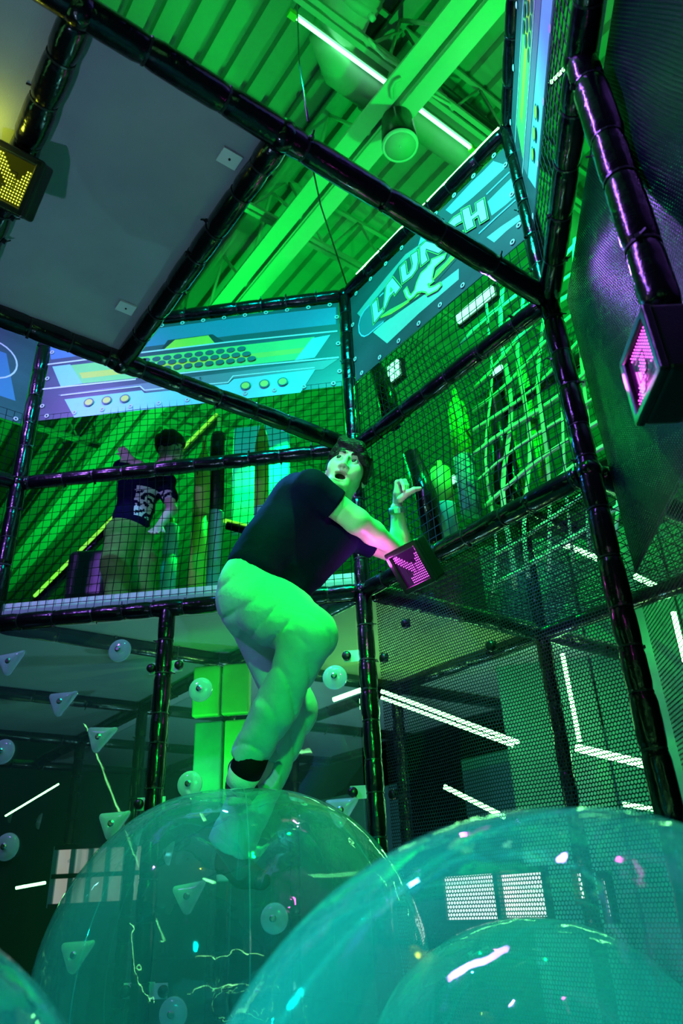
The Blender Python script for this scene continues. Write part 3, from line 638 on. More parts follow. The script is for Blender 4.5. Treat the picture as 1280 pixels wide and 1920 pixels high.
BOLT = mesh('bolt', *lathe_path([(0, 0, -.01), (0, 0, .03), (0, 0, .034)], [.014, .014, .008], 10)); BOLT.materials.append(mat('steel_bolt', (.6, .65, .65), .25, 1.0))
def hold(px, kind, root, rot=0.0, p0=None, n=None):
    p0 = pL if p0 is None else p0; n = nL if n is None else n
    p = onP(*px, p0, n) - n * .008; o = link('climbing_hold', TRIME if kind == 't' else RNDME, None, root)
    z = -n; x = np.cross(Z3, z); x /= np.linalg.norm(x); y = np.cross(z, x); cx = x * math.cos(rot) + y * math.sin(rot); cy = np.cross(z, cx)
    o.matrix_local = Matrix(((cx[0], cy[0], z[0], p[0]), (cx[1], cy[1], z[1], p[1]), (cx[2], cy[2], z[2], p[2]), (0, 0, 0, 1)))
    link('bolt', BOLT, None, o)
for px, k, r in (((22, 1243), 't', .1), ((118, 1318), 't', 0), ((190, 1384), 't', -.1), ((8, 1410), 'r', 0), ((15, 1588), 'r', 0), ((226, 1221), 'r', 0), ((214, 1545), 't', 0), ((145, 1790), 't', 0)): hold(px, k, pa, r)
for px, k, r in (((377, 1294), 'r', 0), ((357, 1471), 'r', 0), ((628, 1271), 'r', 0), ((355, 1680), 't', .1), ((515, 1722), 'r', 0), ((640, 1520), 't', 0), ((326, 1900), 'r', 0)): hold(px, k, pb, r)

# ------------------------------------------------------------------ things behind the nets
def bag(px_x, y_top, y_bot, D, r, m, lab, tip=True, m2=None):
    a = J(px_x, y_top, D); bt = J(px_x, y_bot, D); x = (a[0] + bt[0]) / 2; z1, z0 = a[2], max(bt[2], ZD + .07)
    root = empty('padded_post', lab, 'post', 'padded posts on the deck', loc=(x, D, z0)); h = z1 - z0
    prof = [(0, r), (h * .45, r), (h * .46, r * 1.03)] if m2 else [(0, r), (h * .5, r)]
    v, f = lathe_path([(0, 0, q[0]) for q in prof], [q[1] for q in prof], 20); link('lower_pad', mesh('lower_pad', v, f, True), m2 or m, root)
    pr = [(h * .46, r), (h * .86, r), (h * .93, r * .75), (h, r * .3)] if tip else [(h * .46, r), (h * .97, r), (h, r * .85)]
    v, f = lathe_path([(0, 0, q[0]) for q in pr], [q[1] for q in pr], 20); link('upper_pad', mesh('upper_pad', v, f, True), m, root)
    pipe('strap', [(0, 0, h * .97), (0, 0, h * 1.12)], r * .28, YELM, root, 8)
bag(376, 845, 1100, 4.25, .055, YELM, 'yellow-green padded post with pointed top beside the boy')
bag(404, 815, 1100, 4.35, .055, BLACKM, 'two-tone post, black above pale blue, on the deck', False, BLUEM)
bag(490, 800, 1100, 4.3, .05, YELM, 'green padded post with a cyan lower half near the climber', True, CYANM)
bag(318, 985, 1105, 4.3, .05, CYANM, 'short cyan padded post right behind the boy', False)
bag(868, 745, 965, 3.9, .065, YELM, 'bright green pointed post behind the logo wall net', True, CYANM)
bag(832, 880, 1010, 3.5, .06, YELM, 'stub of a green padded post low behind the logo wall net', False, CYANM)
bag(1000, 690, 900, 4.1, .03, YELM, 'thin green post near the right corner behind the net', True)
bag(960, 720, 930, 4.6, .03, YELM, 'thin green post behind the middle of the net wall', True)
tag(box('wall_pad', J(490, 895, 5.1), eL3, nL, Z3, .24, .03, .50, CYANM, None, .02), 'large flat cyan wall pad behind the left net', 'pad')
tag(box('equipment_bag', J(170, 1085, 4.15), X3, Y3, Z3, .13, .08, .17, BLACKM, None, .04), 'black bag standing on the deck left of the boy', 'bag')
def slide_rail(pts, lab):
    root = empty('slide_rail', lab, 'rail'); a, c = [J(*p) for p in pts]
    pipe('tube', [a, c], .030, VINYL, root, 12); pipe('light_edge', [a + np.array([-.02, 0, .04]), c + np.array([-.02, 0, .04])], .016, mat('lit_edge', (.4, .9, .1), .4, emit=(.25, 1, .05), estr=.9), root, 8)
slide_rail([(70, 1130, 4.2), (410, 785, 5.0)], 'slanted rail with a glowing yellow-green edge behind the boy')
slide_rail([(425, 985, 4.6), (560, 1020, 4.6)], 'low dark rail between the padded posts')
# webbing ladder behind the logo wall
def webbing():
    root = empty('webbing_wall', 'green-lit strap webbing behind the logo wall net', 'webbing')
    def strap(pts, hw):
        v = []; f = []
        for p in pts: v += [p + U3 * hw, p - U3 * hw] if hw > 0 else [p + Z3 * hw, p - Z3 * hw]
        for i in range(len(pts) - 1): f.append((2 * i, 2 * i + 1, 2 * i + 3, 2 * i + 2))
        o = link('strap', mesh('strap', v, f, True), CORD2, root); md = o.modifiers.new('thick', 'SOLIDIFY'); md.thickness = .004
    for i in range(12):
        u0 = .25 + i * .13; strap([UW(u0 + .012 * math.sin(k * .9 + i) + .022 * (k - 7), .80 + .03 * math.sin(k * .7 + i * 2), ZD + .10 + k * .13) for k in range(15)], random.uniform(.008, .017))
    for j in range(11):
        z0 = ZD + .15 + j * .16; strap([UW(.15 + k * .15, .79 + .03 * math.sin(k * .8 + j), z0 + .012 * math.sin(k * .9 + j * 1.3) + k * .02) for k in range(13)], -random.uniform(.008, .016))
webbing()
def dark_hang(px, D, lab):
    a, c = J(px[0], px[1], D), J(px[2], px[3], D); tag(pipe('padded_hanger', [a, a * .5 + c * .5 + np.array([.02, 0, 0]), c], [.045, .06, .05], VINYL, None, 12), lab, 'pad')
dark_hang((705, 690, 735, 800), 3.55, 'black hanging pad beside the corner post under the logo banner')
dark_hang((925, 745, 945, 940), 3.6, 'black hanging pad in the middle of the net wall')
dark_hang((770, 850, 815, 1020), 3.35, 'black hanging pad behind the raised hand')
TW = mat('teal_wall_pad', (.16, .42, .42), .5, noise=.15); SW = mat('steel_blue_pad', (.12, .24, .32), .5, noise=.15); LG = mat('lime_reflection', (.35, .85, .25), .5, noise=.1)  # lime stands for the green ceiling mirrored in the acrylic
# LED strips
def led(p, q, r, lab):
    root = empty('led_strip', lab, 'light', 'green light strips'); d = (q - p) / np.linalg.norm(q - p)
    pipe('tube', [p, q], r, LEDM, root, 8); s = np.cross(d, Z3); s = s / (np.linalg.norm(s) or 1)
    t = np.cross(s, d); box('channel', (p + q) / 2 + Y3 * (r + .006), d, s, t, np.linalg.norm(q - p) / 2, r * 1.2, .004, PLAST, root)
nzt = .055
led(UW(.12, .0, ZT + .068), UW(MOD - .05, .0, ZT + .068), .008, 'long glowing strip along the top rail behind the logo banner')
led(J(1030, 157, 3.1), J(1068, 118, 3.0), .011, 'short glowing strip between the grazing banner and the right post')
led(J(715, 1296, 4.7), J(972, 1392, 4.4), .012, 'upper of the two parallel green strips behind the fine screen')
led(J(715, 1308, 4.75), J(962, 1398, 4.42), .010, 'lower of the two parallel green strips behind the fine screen')
led(J(1055, 1020, 4.3), J(1122, 1048, 4.2), .018, 'short green strip high behind the right corner post')
led(J(1190, 1080, 4.2), J(1250, 1110, 4.1), .018, 'short green strip right of the corner post')
led(J(1262, 1148, 4.1), J(1284, 1240, 4.1), .016, 'steep green strip at the right picture edge')
led(J(1054, 1226, 4.4), J(1086, 1390, 4.4), .013, 'upright green strip behind the right corner post')
led(J(1080, 1402, 4.3), J(1210, 1433, 4.1), .022, 'thick green strip low behind the right corner post')
led(J(833, 1475, 4.4), J(946, 1532, 4.2), .013, 'low slanting green strip just above the near ball')
led(J(1168, 1508, 4.2), J(1225, 1517, 4.2), .012, 'lowest short green strip beside the right post foot')
led(J(625, 1312, 4.6), J(692, 1288, 4.5), .014, 'short glowing line imitating a strip reflection, behind the climber')  # glowing line standing in for a mirrored strip
led(J(410, 1390, 4.7), J(452, 1374, 4.7), .014, 'short green strip beside the climber lower leg')
led(J(10, 1530, 5.2), J(110, 1470, 5.2), .005, 'faint green strip far behind the left climbing panel')
led(J(30, 1665, 5.0), J(85, 1655, 5.0), .008, 'green strip low behind the left climbing panel')
for a, c, lab in (((-2.2, -2.6, 1.1), (1.9, -2.6, 1.25), 'long low green strip added behind the viewer for ball reflections'), ((-1.9, -2.6, 2.5), (1.6, -2.6, 2.7), 'long high green strip added behind the viewer for ball reflections'), ((-2.9, -1.2, .6), (-2.7, 1.0, 2.2), 'slanting green strip added out of view at the left for ball reflections'), ((2.0, -2.5, .3), (2.0, -2.5, 2.4), 'upright green strip added behind the viewer for ball reflections')):  # strips added out of view so the balls have something to reflect
    led(np.array(a, float), np.array(c, float), .018, lab)
def lit_pane(px, D, hw, hh, lab, e=1.6):
    c = J(*px, D); root = empty('lit_pane', lab, 'window', 'lit panes behind the screen wall')
    box('glass', c, U3, Z3, W3, hw, hh, .008, mat('pinkish_lit_glass', (.7, .6, .6), .4, emit=(1, .78, .85), estr=e), root)
    for dx in (-hw, hw): box('frame', c + U3 * dx - W3 * .01, U3, Z3, W3, .012, hh + .012, .012, PLAST, root)
    for dz in (-hh, hh): box('frame', c + Z3 * dz - W3 * .01, U3, Z3, W3, hw + .012, .012, .012, PLAST, root)
lit_pane((885, 1682), 3.75, .17, .10, 'wider pinkish lit pane seen through the near ball'); lit_pane((985, 1678), 3.6, .13, .095, 'narrower pinkish lit pane seen through the near ball')
lit_pane((1093, 1660), 3.5, .025, .06, 'slim lit pane behind the near ball'); lit_pane((1142, 1682), 3.4, .018, .08, 'slimmest lit pane toward the right post')
rp = panel(C2 - U * MOD * 3 + W * .02, C2 - U * MOD + W * .02, .15, ZD - .08, 'second clear climbing panel with green holds, one bay behind the left wall')
for px, k in (((22, 1530), 't'), ((76, 1540), 't'), ((262, 1565), 't'), ((380, 1432), 'r'), ((130, 1625), 't'), ((320, 1600), 't')): hold(px, k, rp, .2, pC, W3 * 1.0)
def lit_window():
    c = J(185, 1640, 6.2); root = empty('lit_window', 'pale lit lattice window far behind the left climbing panel', 'window')
    box('glass', c, X3, Z3, Y3, .34, .20, .01, mat('lit_window_glass', (.6, .6, .6), .4, emit=(1, .85, .75), estr=.35), root)
    for k in range(6): box('bar', c + X3 * (-.34 + k * .136) - Y3 * .02, X3, Z3, Y3, .018, .21, .015, TW, root)
    for dz in (-.2, .0, .2): box('bar', c + Z3 * dz - Y3 * .025, X3, Z3, Y3, .35, .016, .012, PLAST, root)
lit_window()
def flood(px, D, w_, h_, lab, e=5):
    c = J(*px, D); root = empty('flood_panel', lab, 'light', 'flood panels behind the net'); box('diffuser', c, U3, Z3, W3, w_, h_, .01, mat('flood_diffuser', (.5, 1, .7), .4, emit=(.25, 1, .55), estr=2.6), root); box('housing', c + W3 * .03, U3, Z3, W3, w_ + .015, h_ + .015, .02, PLAST, root)
flood((890, 572), 3.6, .16, .035, 'long bright flood panel under the logo banner behind the net')
flood((738, 695), 3.9, .05, .06, 'small bright flood panel beside the corner post behind the net')
flood((930, 695), 3.7, .05, .012, 'slim bright flood panel in the middle of the net wall')
flood((848, 900), 4.4, .03, .025, 'tiny flood panel low behind the net')
# padded back walls below the deck; the lime panels imitate a reflection
def pad_wall(c, ex, wid, z0, z1, n, mats, lab):
    root = empty('padded_wall', lab, 'wall pad'); e = np.array([ex[0], ex[1], 0]); nn = np.cross(e, Z3)
    for k in range(n):
        p = np.array([c[0], c[1], (z0 + z1) / 2]) + e * (k - (n - 1) / 2) * wid; box('pad', p, e, nn, Z3, wid / 2 - .006, .03, (z1 - z0) / 2, mats[k % len(mats)], root, .012)
pad_wall(J(1165, 1300, 4.62), np.array([.97, -.24]), .30, .02, 3.05, 5, (mat('sea_green_pad', (.10, .36, .34), .5, noise=.15), TW), 'tall sea-green padded wall behind the right corner post')
pad_wall(J(415, 1325, 4.15), eL, .17, 1.80, ZD - .06, 2, (LG, LG), 'upper lime panels imitating the green ceiling reflected in the clear panel')  # solid lime panels in place of a ceiling reflection in the acrylic
pad_wall(J(420, 1400, 4.15), eL, .17, 1.30, 1.77, 2, (LG, TW), 'lower lime and teal panels imitating the reflected green ceiling')  # continues the imitated ceiling reflection downward
pad_wall(UW(-4.6, 2.9, 0), U, .6, .02, ZD - .3, 5, (SW, TW), 'dim padded wall far behind the left climbing panel')
pad_wall(UW(-.6, 3.0, 0), U, .6, .02, ZD - .2, 6, (SW, TW), 'dim steel-blue padded wall under the deck behind the corner post')
def away(nm, p, q, c, e, cone=150): lamp(nm, 'SPOT', p, q, c, e, .02, cone, .6)  # added fills for the bays and decks, turned away from the camera
away('under_deck_fill', J(300, 1500, 3.75), J(415, 1350, 4.15), GREEN, 16, 90)  # added fill on the lime panels
away('under_deck_fill', UW(1.6, 1.8, 1.9), UW(1.8, 2.9, 1.0), TEAL, 35)
away('under_deck_fill', UW(-2.4, .6, .1), UW(-2.4, .9, 2.1), (.25, .8, .8), 45)
away('under_deck_fill', UW(-.9, .6, .1), UW(-.9, .9, 2.1), (.25, .8, .8), 42)
away('under_deck_fill', UW(-.3, .6, .1), UW(-.5, .8, 2.1), (.30, 1, .25), 40, 110)
away('deck_fill', UW(1.0, .3, 4.2), UW(.9, 1.0, 2.6), GREEN, 260)  # added green fill brightening the bay behind the logo net
away('deck_fill', UW(-1.6, .5, 4.2), UW(-1.6, 1.2, 2.5), GREEN, 160)  # added green fill for the deck behind the left net

# ------------------------------------------------------------------ LED arrow signs
ARROW = ["..........####", "..........####", "...........###", "###.....######", "####...#######", ".####.########", "..##########..", "...########...", "....######....", "....#######...", "...########...", "...#######....", "....#####.....", "....###......."]
ARROW = ["###...........", "####..........", "#####.......##", ".#####......##", "..#####....###", "...######..###", "....##########", ".....#########", "......########", ".......#######", "......########", "....##########", "....##########", "....##########"]
def sign(c, nrm, upv, half, depth, led_col, glow_col, lab, power, turn=0):
    z = np.array(nrm, float); z /= np.linalg.norm(z); y = np.array(upv, float); y -= z * np.dot(y, z); y /= np.linalg.norm(y); x = np.cross(y, z)
    M = Matrix(((x[0], y[0], z[0], c[0]), (x[1], y[1], z[1], c[1]), (x[2], y[2], z[2], c[2]), (0, 0, 0, 1)))
    root = empty('arrow_sign', lab, 'sign', 'square arrow signs'); root.matrix_world = M
    e = lambda *a: np.array(a, float)
    box('housing', e(0, 0, -depth / 2), X3, Y3, Z3, half, half, depth / 2, PLAST, root, half * .12)
    for sx, sy, hx, hy in ((0, 1, half, .012), (0, -1, half, .012), (1, 0, .012, half), (-1, 0, .012, half)):
        box('bezel', e(sx * (half - .010), sy * (half - .010), .006), X3, Y3, Z3, hx, hy, .010, PLAST, root, .006)
    scr = box('screen', e(0, 0, .001), X3, Y3, Z3, half - .02, half - .02, .002, mat('sign_screen_' + lab[:6], tuple(.03 * g for g in glow_col), .12, emit=glow_col, estr=.05), root)
    n = 14; p = (2 * half - .05) / n; v = []; f = []; gv = []; gf = []
    for j, row in enumerate(ARROW):
        for i, ch in enumerate(row):
            if ch != '#': continue
            cx, cy = (i - (n - 1) / 2) * p, ((n - 1) / 2 - j) * p; b0 = len(v)
            if turn: cx, cy = -cy, cx
            for k in range(8): t = 2 * math.pi * k / 8; v.append((cx + p * .20 * math.cos(t), cy + p * .20 * math.sin(t), .0062))
            v.append((cx, cy, .008))
            for k in range(8): f.append((b0 + k, b0 + (k + 1) % 8, b0 + 8))
            b1 = len(gv); gv += [(cx - p / 2, cy - p / 2, .0042), (cx + p / 2, cy - p / 2, .0042), (cx + p / 2, cy + p / 2, .0042), (cx - p / 2, cy + p / 2, .0042)]; gf.append((b1, b1 + 1, b1 + 2, b1 + 3))
    d = link('led_dots', mesh('led_dots', v, f), mat('led_dot_' + lab[:6], (.1, .1, .1), .4, emit=led_col, estr=6), root); d['kind'] = 'stuff'
    g = link('arrow_halo', mesh('arrow_halo', gv, gf), mat('arrow_halo_' + lab[:6], tuple(.1 * q for q in glow_col), .3, emit=glow_col, estr=.07), root); g['kind'] = 'stuff'  # flat glowing layer imitating the haze of light around the dots
    sq = [(-half * .28, -half * .28), (half * .28, -half * .28), (half * .28, half * .28), (-half * .28, half * .28)]
    for a, bq in zip(sq, sq[1:] + sq[:1]): pipe('inlay_line', [(a[0], a[1], .009), (bq[0], bq[1], .009)], .0012, PLAST, root, 4)
    L = lamp('sign_glow', 'POINT', c + z * .03 - x * half * 1.2 + y * half * .6, (0, 0, 0), led_col, power, .02); return root, x, y, z
cam_dir = lambda p: (O - np.array(p)) / np.linalg.norm(O - np.array(p))
MAG = (1.0, .10, .95); MAGG = (.62, .02, .9)
# screen axes estimated from the photograph: in-picture x axis of each sign
def axes(c, pa, pb, D0, D1):
    return None
c1 = np.array([.262, 2.622, 1.989])
r1, x1, y1, z1_ = sign(c1, (-.65, -.504, -.569), (-.442, -.358, .823), .0885, .06, MAG, MAGG, 'magenta arrow sign under the climber forearm', 1.3)
tube('bracket', c1 + np.array([.65, .504, .569]) * .07, UW(.36, -.01, ZD), .030, .12)
c2 = np.array([-.95, 1.454, 2.813])
r2, *_ = sign(c2, (-.068, -.813, -.578), (.491, -.532, .69), .088, .06, (.85, 1.0, .06), (.45, .5, .02), 'yellow arrow sign hanging under the overhead beam', .8)
tube('bracket', c2 + np.array([0, .05, .02]), UW(.72, -1.895, ZM - .02), .030, .12)
c3 = np.array([.659, 1.243, 1.826])
r3, *_ = sign(c3, (-.998, .045, .035), (.038, .068, .997), .091, .085, MAG, (.16, .03, .95), 'magenta arrow sign on the right wall, seen edge-on as a diamond', .5, 1)

# ------------------------------------------------------------------ clear inflatable balls
def ball(c, r, lab, dent=None, seed=0):
    rnd = random.Random(seed); root = empty('clear_ball', lab, 'ball', 'clear inflatable balls', loc=c); nu, nv = 96, 56; v = []; f = []
    dd = np.array(dent[0]) - np.array(c) if dent else None
    if dent: dd = dd / np.linalg.norm(dd)
    ph = [rnd.uniform(0, 6.28) for _ in range(4)]
    def pt(th, a):
        p = np.array([math.sin(th) * math.cos(a), math.sin(th) * math.sin(a), math.cos(th)]); rr = r * (1 + .004 * math.sin(5 * a + ph[0]) * math.sin(th) ** 2)
        pole = math.exp(-(min(th, math.pi - th) / .35) ** 2); rr *= 1 - .05 * pole + .004 * pole * math.sin(24 * a)
        if dent:
            ang = math.acos(max(-1, min(1, float(np.dot(p, dd))))); x, y, _ = frame_of(dd); az = math.atan2(float(np.dot(p, y)), float(np.dot(p, x)))
            g = math.exp(-(ang / dent[2]) ** 2); rr -= dent[1] * g; rr += .006 * math.sin(19 * az + 2 * math.sin(3 * az)) * math.exp(-((ang - dent[2]) / (dent[2] * .6)) ** 2)
        return p * rr
    for i in range(nv + 1):
        for k in range(nu): v.append(pt(math.pi * i / nv, 2 * math.pi * k / nu))
    for i in range(nv):
        for k in range(nu): f.append((i * nu + k, (i + 1) * nu + k, (i + 1) * nu + (k + 1) % nu, i * nu + (k + 1) % nu))
    me = mesh('shell', v, f, True); bm = bmesh.new(); bm.from_mesh(me); bmesh.ops.remove_doubles(bm, verts=bm.verts[:], dist=1e-6); bmesh.ops.recalc_face_normals(bm, faces=bm.faces[:]); bm.to_mesh(me); bm.free()
    sh = link('shell', me, BUBBLE, root)
    for k in range(8):
        a = 2 * math.pi * k / 8 + .2; pipe('seam', [pt(.12 + i * (math.pi - .24) / 40, a) * 1.001 for i in range(41)], .0016, BUBBLE, root, 4)
    p = pt(.001, 0)
    if not dent: pipe('valve', [p * .99, p * 1.03], .018, mat('valve_plug', (.5, .7, .7), .3), root, 12)
    if not dent: root.rotation_euler = (.1, 1.45, .25 * seed)
    return root
FOOT = J(452, 1640, 2.86)
ball((-.39, 2.65, .628), .60, 'large clear ball the climber stands on', (np.array([FOOT[0], FOOT[1], 1.2]), .27, .27), 1)
ball((.233, .99, .472), .47, 'near clear ball filling the lower right corner', None, 2)
ball((.36, 1.87, .405), .40, 'smaller clear ball behind the near ball', None, 3)
ball((-.68, .92, .452), .45, 'clear ball peeking in at the lower left corner', None, 4)

# ------------------------------------------------------------------ implicit-surface figures
def surfnet(fn, lo, hi, h):
    lo = np.array(lo, float); hi = np.array(hi, float); n = np.ceil((hi - lo) / h).astype(int) + 1
    ax = [lo[i] + np.arange(n[i]) * h for i in range(3)]
    G = np.stack(np.meshgrid(*ax, indexing='ij'), -1).reshape(-1, 3).astype(np.float32)
    D = np.concatenate([fn(G[i:i + 400000]) for i in range(0, len(G), 400000)]).reshape(n)
    neg = D < 0; c = np.zeros(n - 1, int)
    for dx in (0, 1):
        for dy in (0, 1):
            for dz in (0, 1): c += neg[dx:n[0] - 1 + dx, dy:n[1] - 1 + dy, dz:n[2] - 1 + dz]
    act = (c > 0) & (c < 8); idx = -np.ones(n - 1, int); cells = np.argwhere(act); idx[act] = np.arange(len(cells))
    acc = np.zeros((len(cells), 3)); cnt = np.zeros(len(cells)); crn = [(0, 0, 0), (1, 0, 0), (0, 1, 0), (1, 1, 0), (0, 0, 1), (1, 0, 1), (0, 1, 1), (1, 1, 1)]
    for a in range(8):
        for bb in range(a + 1, 8):
            A, B = np.array(crn[a]), np.array(crn[bb])
            if np.abs(A - B).sum() != 1: continue
            da = D[tuple((cells + A).T)]; db = D[tuple((cells + B).T)]; m = (da < 0) != (db < 0); t = np.where(m, da / np.where(m, da - db, 1), 0)
            acc += np.where(m[:, None], A + (B - A) * t[:, None], 0); cnt += m
    V = lo + (cells + acc / cnt[:, None]) * h; F = []
    for axis in range(3):
        o1, o2 = [(1, 2), (2, 0), (0, 1)][axis]; sl0 = [slice(None)] * 3; sl1 = [slice(None)] * 3; sl0[axis] = slice(0, n[axis] - 1); sl1[axis] = slice(1, n[axis])
        E = np.argwhere(neg[tuple(sl0)] != neg[tuple(sl1)]); E = E[(E[:, o1] > 0) & (E[:, o2] > 0) & (E[:, o1] < n[o1] - 1) & (E[:, o2] < n[o2] - 1)]
        e1 = np.zeros(3, int); e1[o1] = 1; e2 = np.zeros(3, int); e2[o2] = 1
        q = np.stack([idx[tuple((E - e1 - e2).T)], idx[tuple((E - e2).T)], idx[tuple(E.T)], idx[tuple((E - e1).T)]], 1)
        fl = neg[tuple(E.T)]; q = np.where(fl[:, None], q, q[:, ::-1]); F.append(q[(q >= 0).all(1)])
    return V, np.concatenate(F)
def smin(a, b, k):
    h = np.clip(.5 + .5 * (b - a) / k, 0, 1); return b * (1 - h) + a * h - k * h * (1 - h)
def cone(a, b, ra, rb):
    a = np.array(a, np.float32); b = np.array(b, np.float32); ba = b - a; L2_ = float(ba @ ba)
    return lambda p: (lambda t: np.linalg.norm(p - a - t[:, None] * ba, axis=1) - (ra + (rb - ra) * t))(np.clip((p - a) @ ba / L2_, 0, 1))
def ell(c, r, B=None):
    c = np.array(c, np.float32); r = np.array(r, np.float32); B = None if B is None else np.array(B, np.float32)
    def fn(p):
        q = p - c
        if B is not None: q = q @ B
        k0 = np.linalg.norm(q / r, axis=1); k1 = np.linalg.norm(q / (r * r), axis=1) + 1e-9; return k0 * (k0 - 1) / k1
    return fn
def union(prims, k):
    def fn(p):
        d = None
        for q in prims:
            kk = k
            if isinstance(q, tuple): q, kk = q
            e = q(p); d = e if d is None else smin(d, e, kk)
        return d
    return fn
def build(name, fn, lo, hi, h, m, parent, extra=None):
    V, F = surfnet(fn, lo, hi, h); me = mesh(name, V, F, True); return link(name, me, m, parent)
def bounds(pts, pad): P = np.array(pts); return P.min(0) - pad, P.max(0) + pad
SKIN = mat('skin', (.78, .60, .50), .42, noise=.06, nscale=30, bump=.06, bscale=250)
LIP = mat('lips', (.55, .25, .24), .4); BROW = mat('brow_hair', (.03, .02, .016), .6); MOUTH = mat('mouth_inside', (.02, .006, .006), .7)
HAIR = mat('dark_hair', (.009, .006, .006), .42, spec=.3, noise=.5, nscale=12, bump=.9, bscale=34, stretch=(1, 6, 6))
TEE = mat('navy_tee', (.004, .0035, .030), .85, spec=.08, noise=.2, nscale=30, bump=.35, bscale=22); WAIST = mat('black_waistband', (.006, .006, .008), .8, spec=.08)
PANTS = mat('pale_sweatpants', (.36, .66, .60), .85, spec=.15, noise=.07, nscale=60, bump=.6, bscale=16); SOCK = mat('pale_ribbed_sock', (.8, .85, .7), .8, bump=.5, bscale=120, stretch=(3, 3, .3)); HEMSH = mat('hem_shade_black', (.006, .006, .008), .8, spec=.08)  # the black one paints shade inside the trouser leg
SHOE = mat('dark_suede_shoe', (.07, .06, .05), .7, noise=.2); SOLE = mat('pale_sole', (.55, .6, .45), .6)
EYEW = mat('eye_white', (.8, .8, .78), .15); IRIS = mat('dark_iris', (.02, .016, .014), .1)

def head_fn(tr):
    """tr maps world points to head space: x to the side, y out of the face, z to the crown"""
    skull = union([ell((0, -.012, .035), (.074, .096, .092)), ell((0, .030, -.040), (.060, .064, .070)), cone((-.02, .072, -.092), (.02, .072, -.092), .020, .020), ell((-.042, .055, -.010), (.026, .03, .034)), ell((.042, .055, -.010), (.026, .03, .034))], .03)
    nose = union([cone((0, .090, .028), (0, .106, -.014), .007, .0115), ell((-.012, .097, -.019), (.009, .010, .007)), ell((.012, .097, -.019), (.009, .010, .007))], .010)
    brow = union([cone((-.014, .086, .050), (-.052, .070, .048), .006, .004), cone((.014, .086, .050), (.052, .070, .048), .006, .004)], .01)
    ears = union([ell((-.077, -.008, -.004), (.010, .022, .033)), ell((.077, -.008, -.004), (.010, .022, .033))], .004)
    lips = union([ell((0, .086, -.044), (.025, .011, .006)), ell((0, .083, -.077), (.022, .012, .007))], .006)
    sock = [ell((-.031, .096, .020), (.022, .021, .0165)), ell((.031, .096, .020), (.022, .021, .0165))]
    mouth = ell((0, .094, -.061), (.022, .030, .0145)); nos = [ell((-.0075, .100, -.027), (.0045, .007, .006)), ell((.0075, .100, -.027), (.0045, .007, .006))]
    def fn(p):
        q = tr(p); d = smin(skull(q), brow(q), .012); d = smin(d, nose(q), .012); d = smin(d, ears(q), .008); d = smin(d, lips(q), .010)
        for s in sock: d = -smin(-d, s(q), .008)
        d = -smin(-d, mouth(q), .006)
        for s in nos: d = -smin(-d, s(q), .003)
        return d
    return fn
def hair_fn(tr, bang=1):
    cap = ell((0, -.018, .042), (.089, .110, .094)); face = ell((0, .110, -.030), (.071, .085, .098)); low = ell((0, .02, -.115), (.2, .14, .075))
    fr = union([cone((-.042, .070, .098), (.035, .092, .082), .018, .018), cone((.035, .096, .085), (.074, .070, .028), .020, .012), cone((-.045, .072, .108), (-.074, .045, .05), .018, .010), cone((.076, .055, .06), (.083, .012, -.022), .016, .010), cone((-.076, .035, .06), (-.080, .010, -.005), .012, .007), cone((.0, .086, .098), (.058, .086, .052), .015, .012)], .014)
    def fn(p):
        q = tr(p); d = cap(q) + .003 * np.sin(90 * q[:, 0] + 40 * q[:, 2]) ; d = -smin(-d, face(q), .012); d = -smin(-d, low(q), .012); e = fr(q) + .0015 * np.sin(160 * q[:, 2] + 90 * q[:, 0])
        return smin(d, e, .012)
    return fn
def basis_from_view(c, roll, pitch, yaw):
    """face looking at the viewer side of the place, then pitched up, yawed and rolled"""
    f_ = cam_dir(c); rt = np.cross(Z3, f_); rt /= np.linalg.norm(rt); up = np.cross(f_, rt)
    # rt points to the viewer's right when facing the viewer
    f1 = f_ * math.cos(pitch) + up * math.sin(pitch); u1 = up * math.cos(pitch) - f_ * math.sin(pitch)
    f2 = f1 * math.cos(yaw) - rt * math.sin(yaw); r2 = rt * math.cos(yaw) + f1 * math.sin(yaw)
    vw = cam_dir(c)
    def rot(v, k, a): return v * math.cos(a) + np.cross(k, v) * math.sin(a) + k * np.dot(k, v) * (1 - math.cos(a))
    a = -roll
    return rot(r2, vw, a), rot(f2, vw, a), rot(u1, vw, a)
def make_head(parent_mesh_list, c, B, s=1.0):
    M = np.array(B, np.float32).T  # columns x,y,z
    return lambda p: ((p - np.array(c, np.float32)) @ M) / s
def hand_prims(wr, palm, kn, side, fingers, thumb):
    pr = [(cone(wr, palm, .021, .026), .012)]
    off = np.array(side, float)
    for s in (-.030, -.010, .010, .030): pr.append((cone(np.array(palm) + off * s * .6, np.array(kn) + off * s, .017, .0125), .010))
    for chain in fingers + [thumb]:
        for (a, ra), (bq, rb) in zip(chain[:-1], chain[1:]): pr.append((cone(a, bq, ra, rb), .004))
    return pr
def jn(objs, name):
    """join several surfaces of one body into one mesh"""
    V = []; F = []; MI = []; mats = []; base = 0
    for o in objs:
        me = o.data
        off = len(V); V += [v.co[:] for v in me.vertices]; mm = []
        for m in me.materials:
            if m not in mats: mats.append(m)
            mm.append(mats.index(m))
        for p in me.polygons: F.append(tuple(i + off for i in p.vertices)); MI.append(mm[p.material_index] if mm else 0)
        bpy.data.objects.remove(o)
    me = mesh(name, V, F, True)
    for m in mats: me.materials.append(m)
    me.polygons.foreach_set('material_index', MI); return me
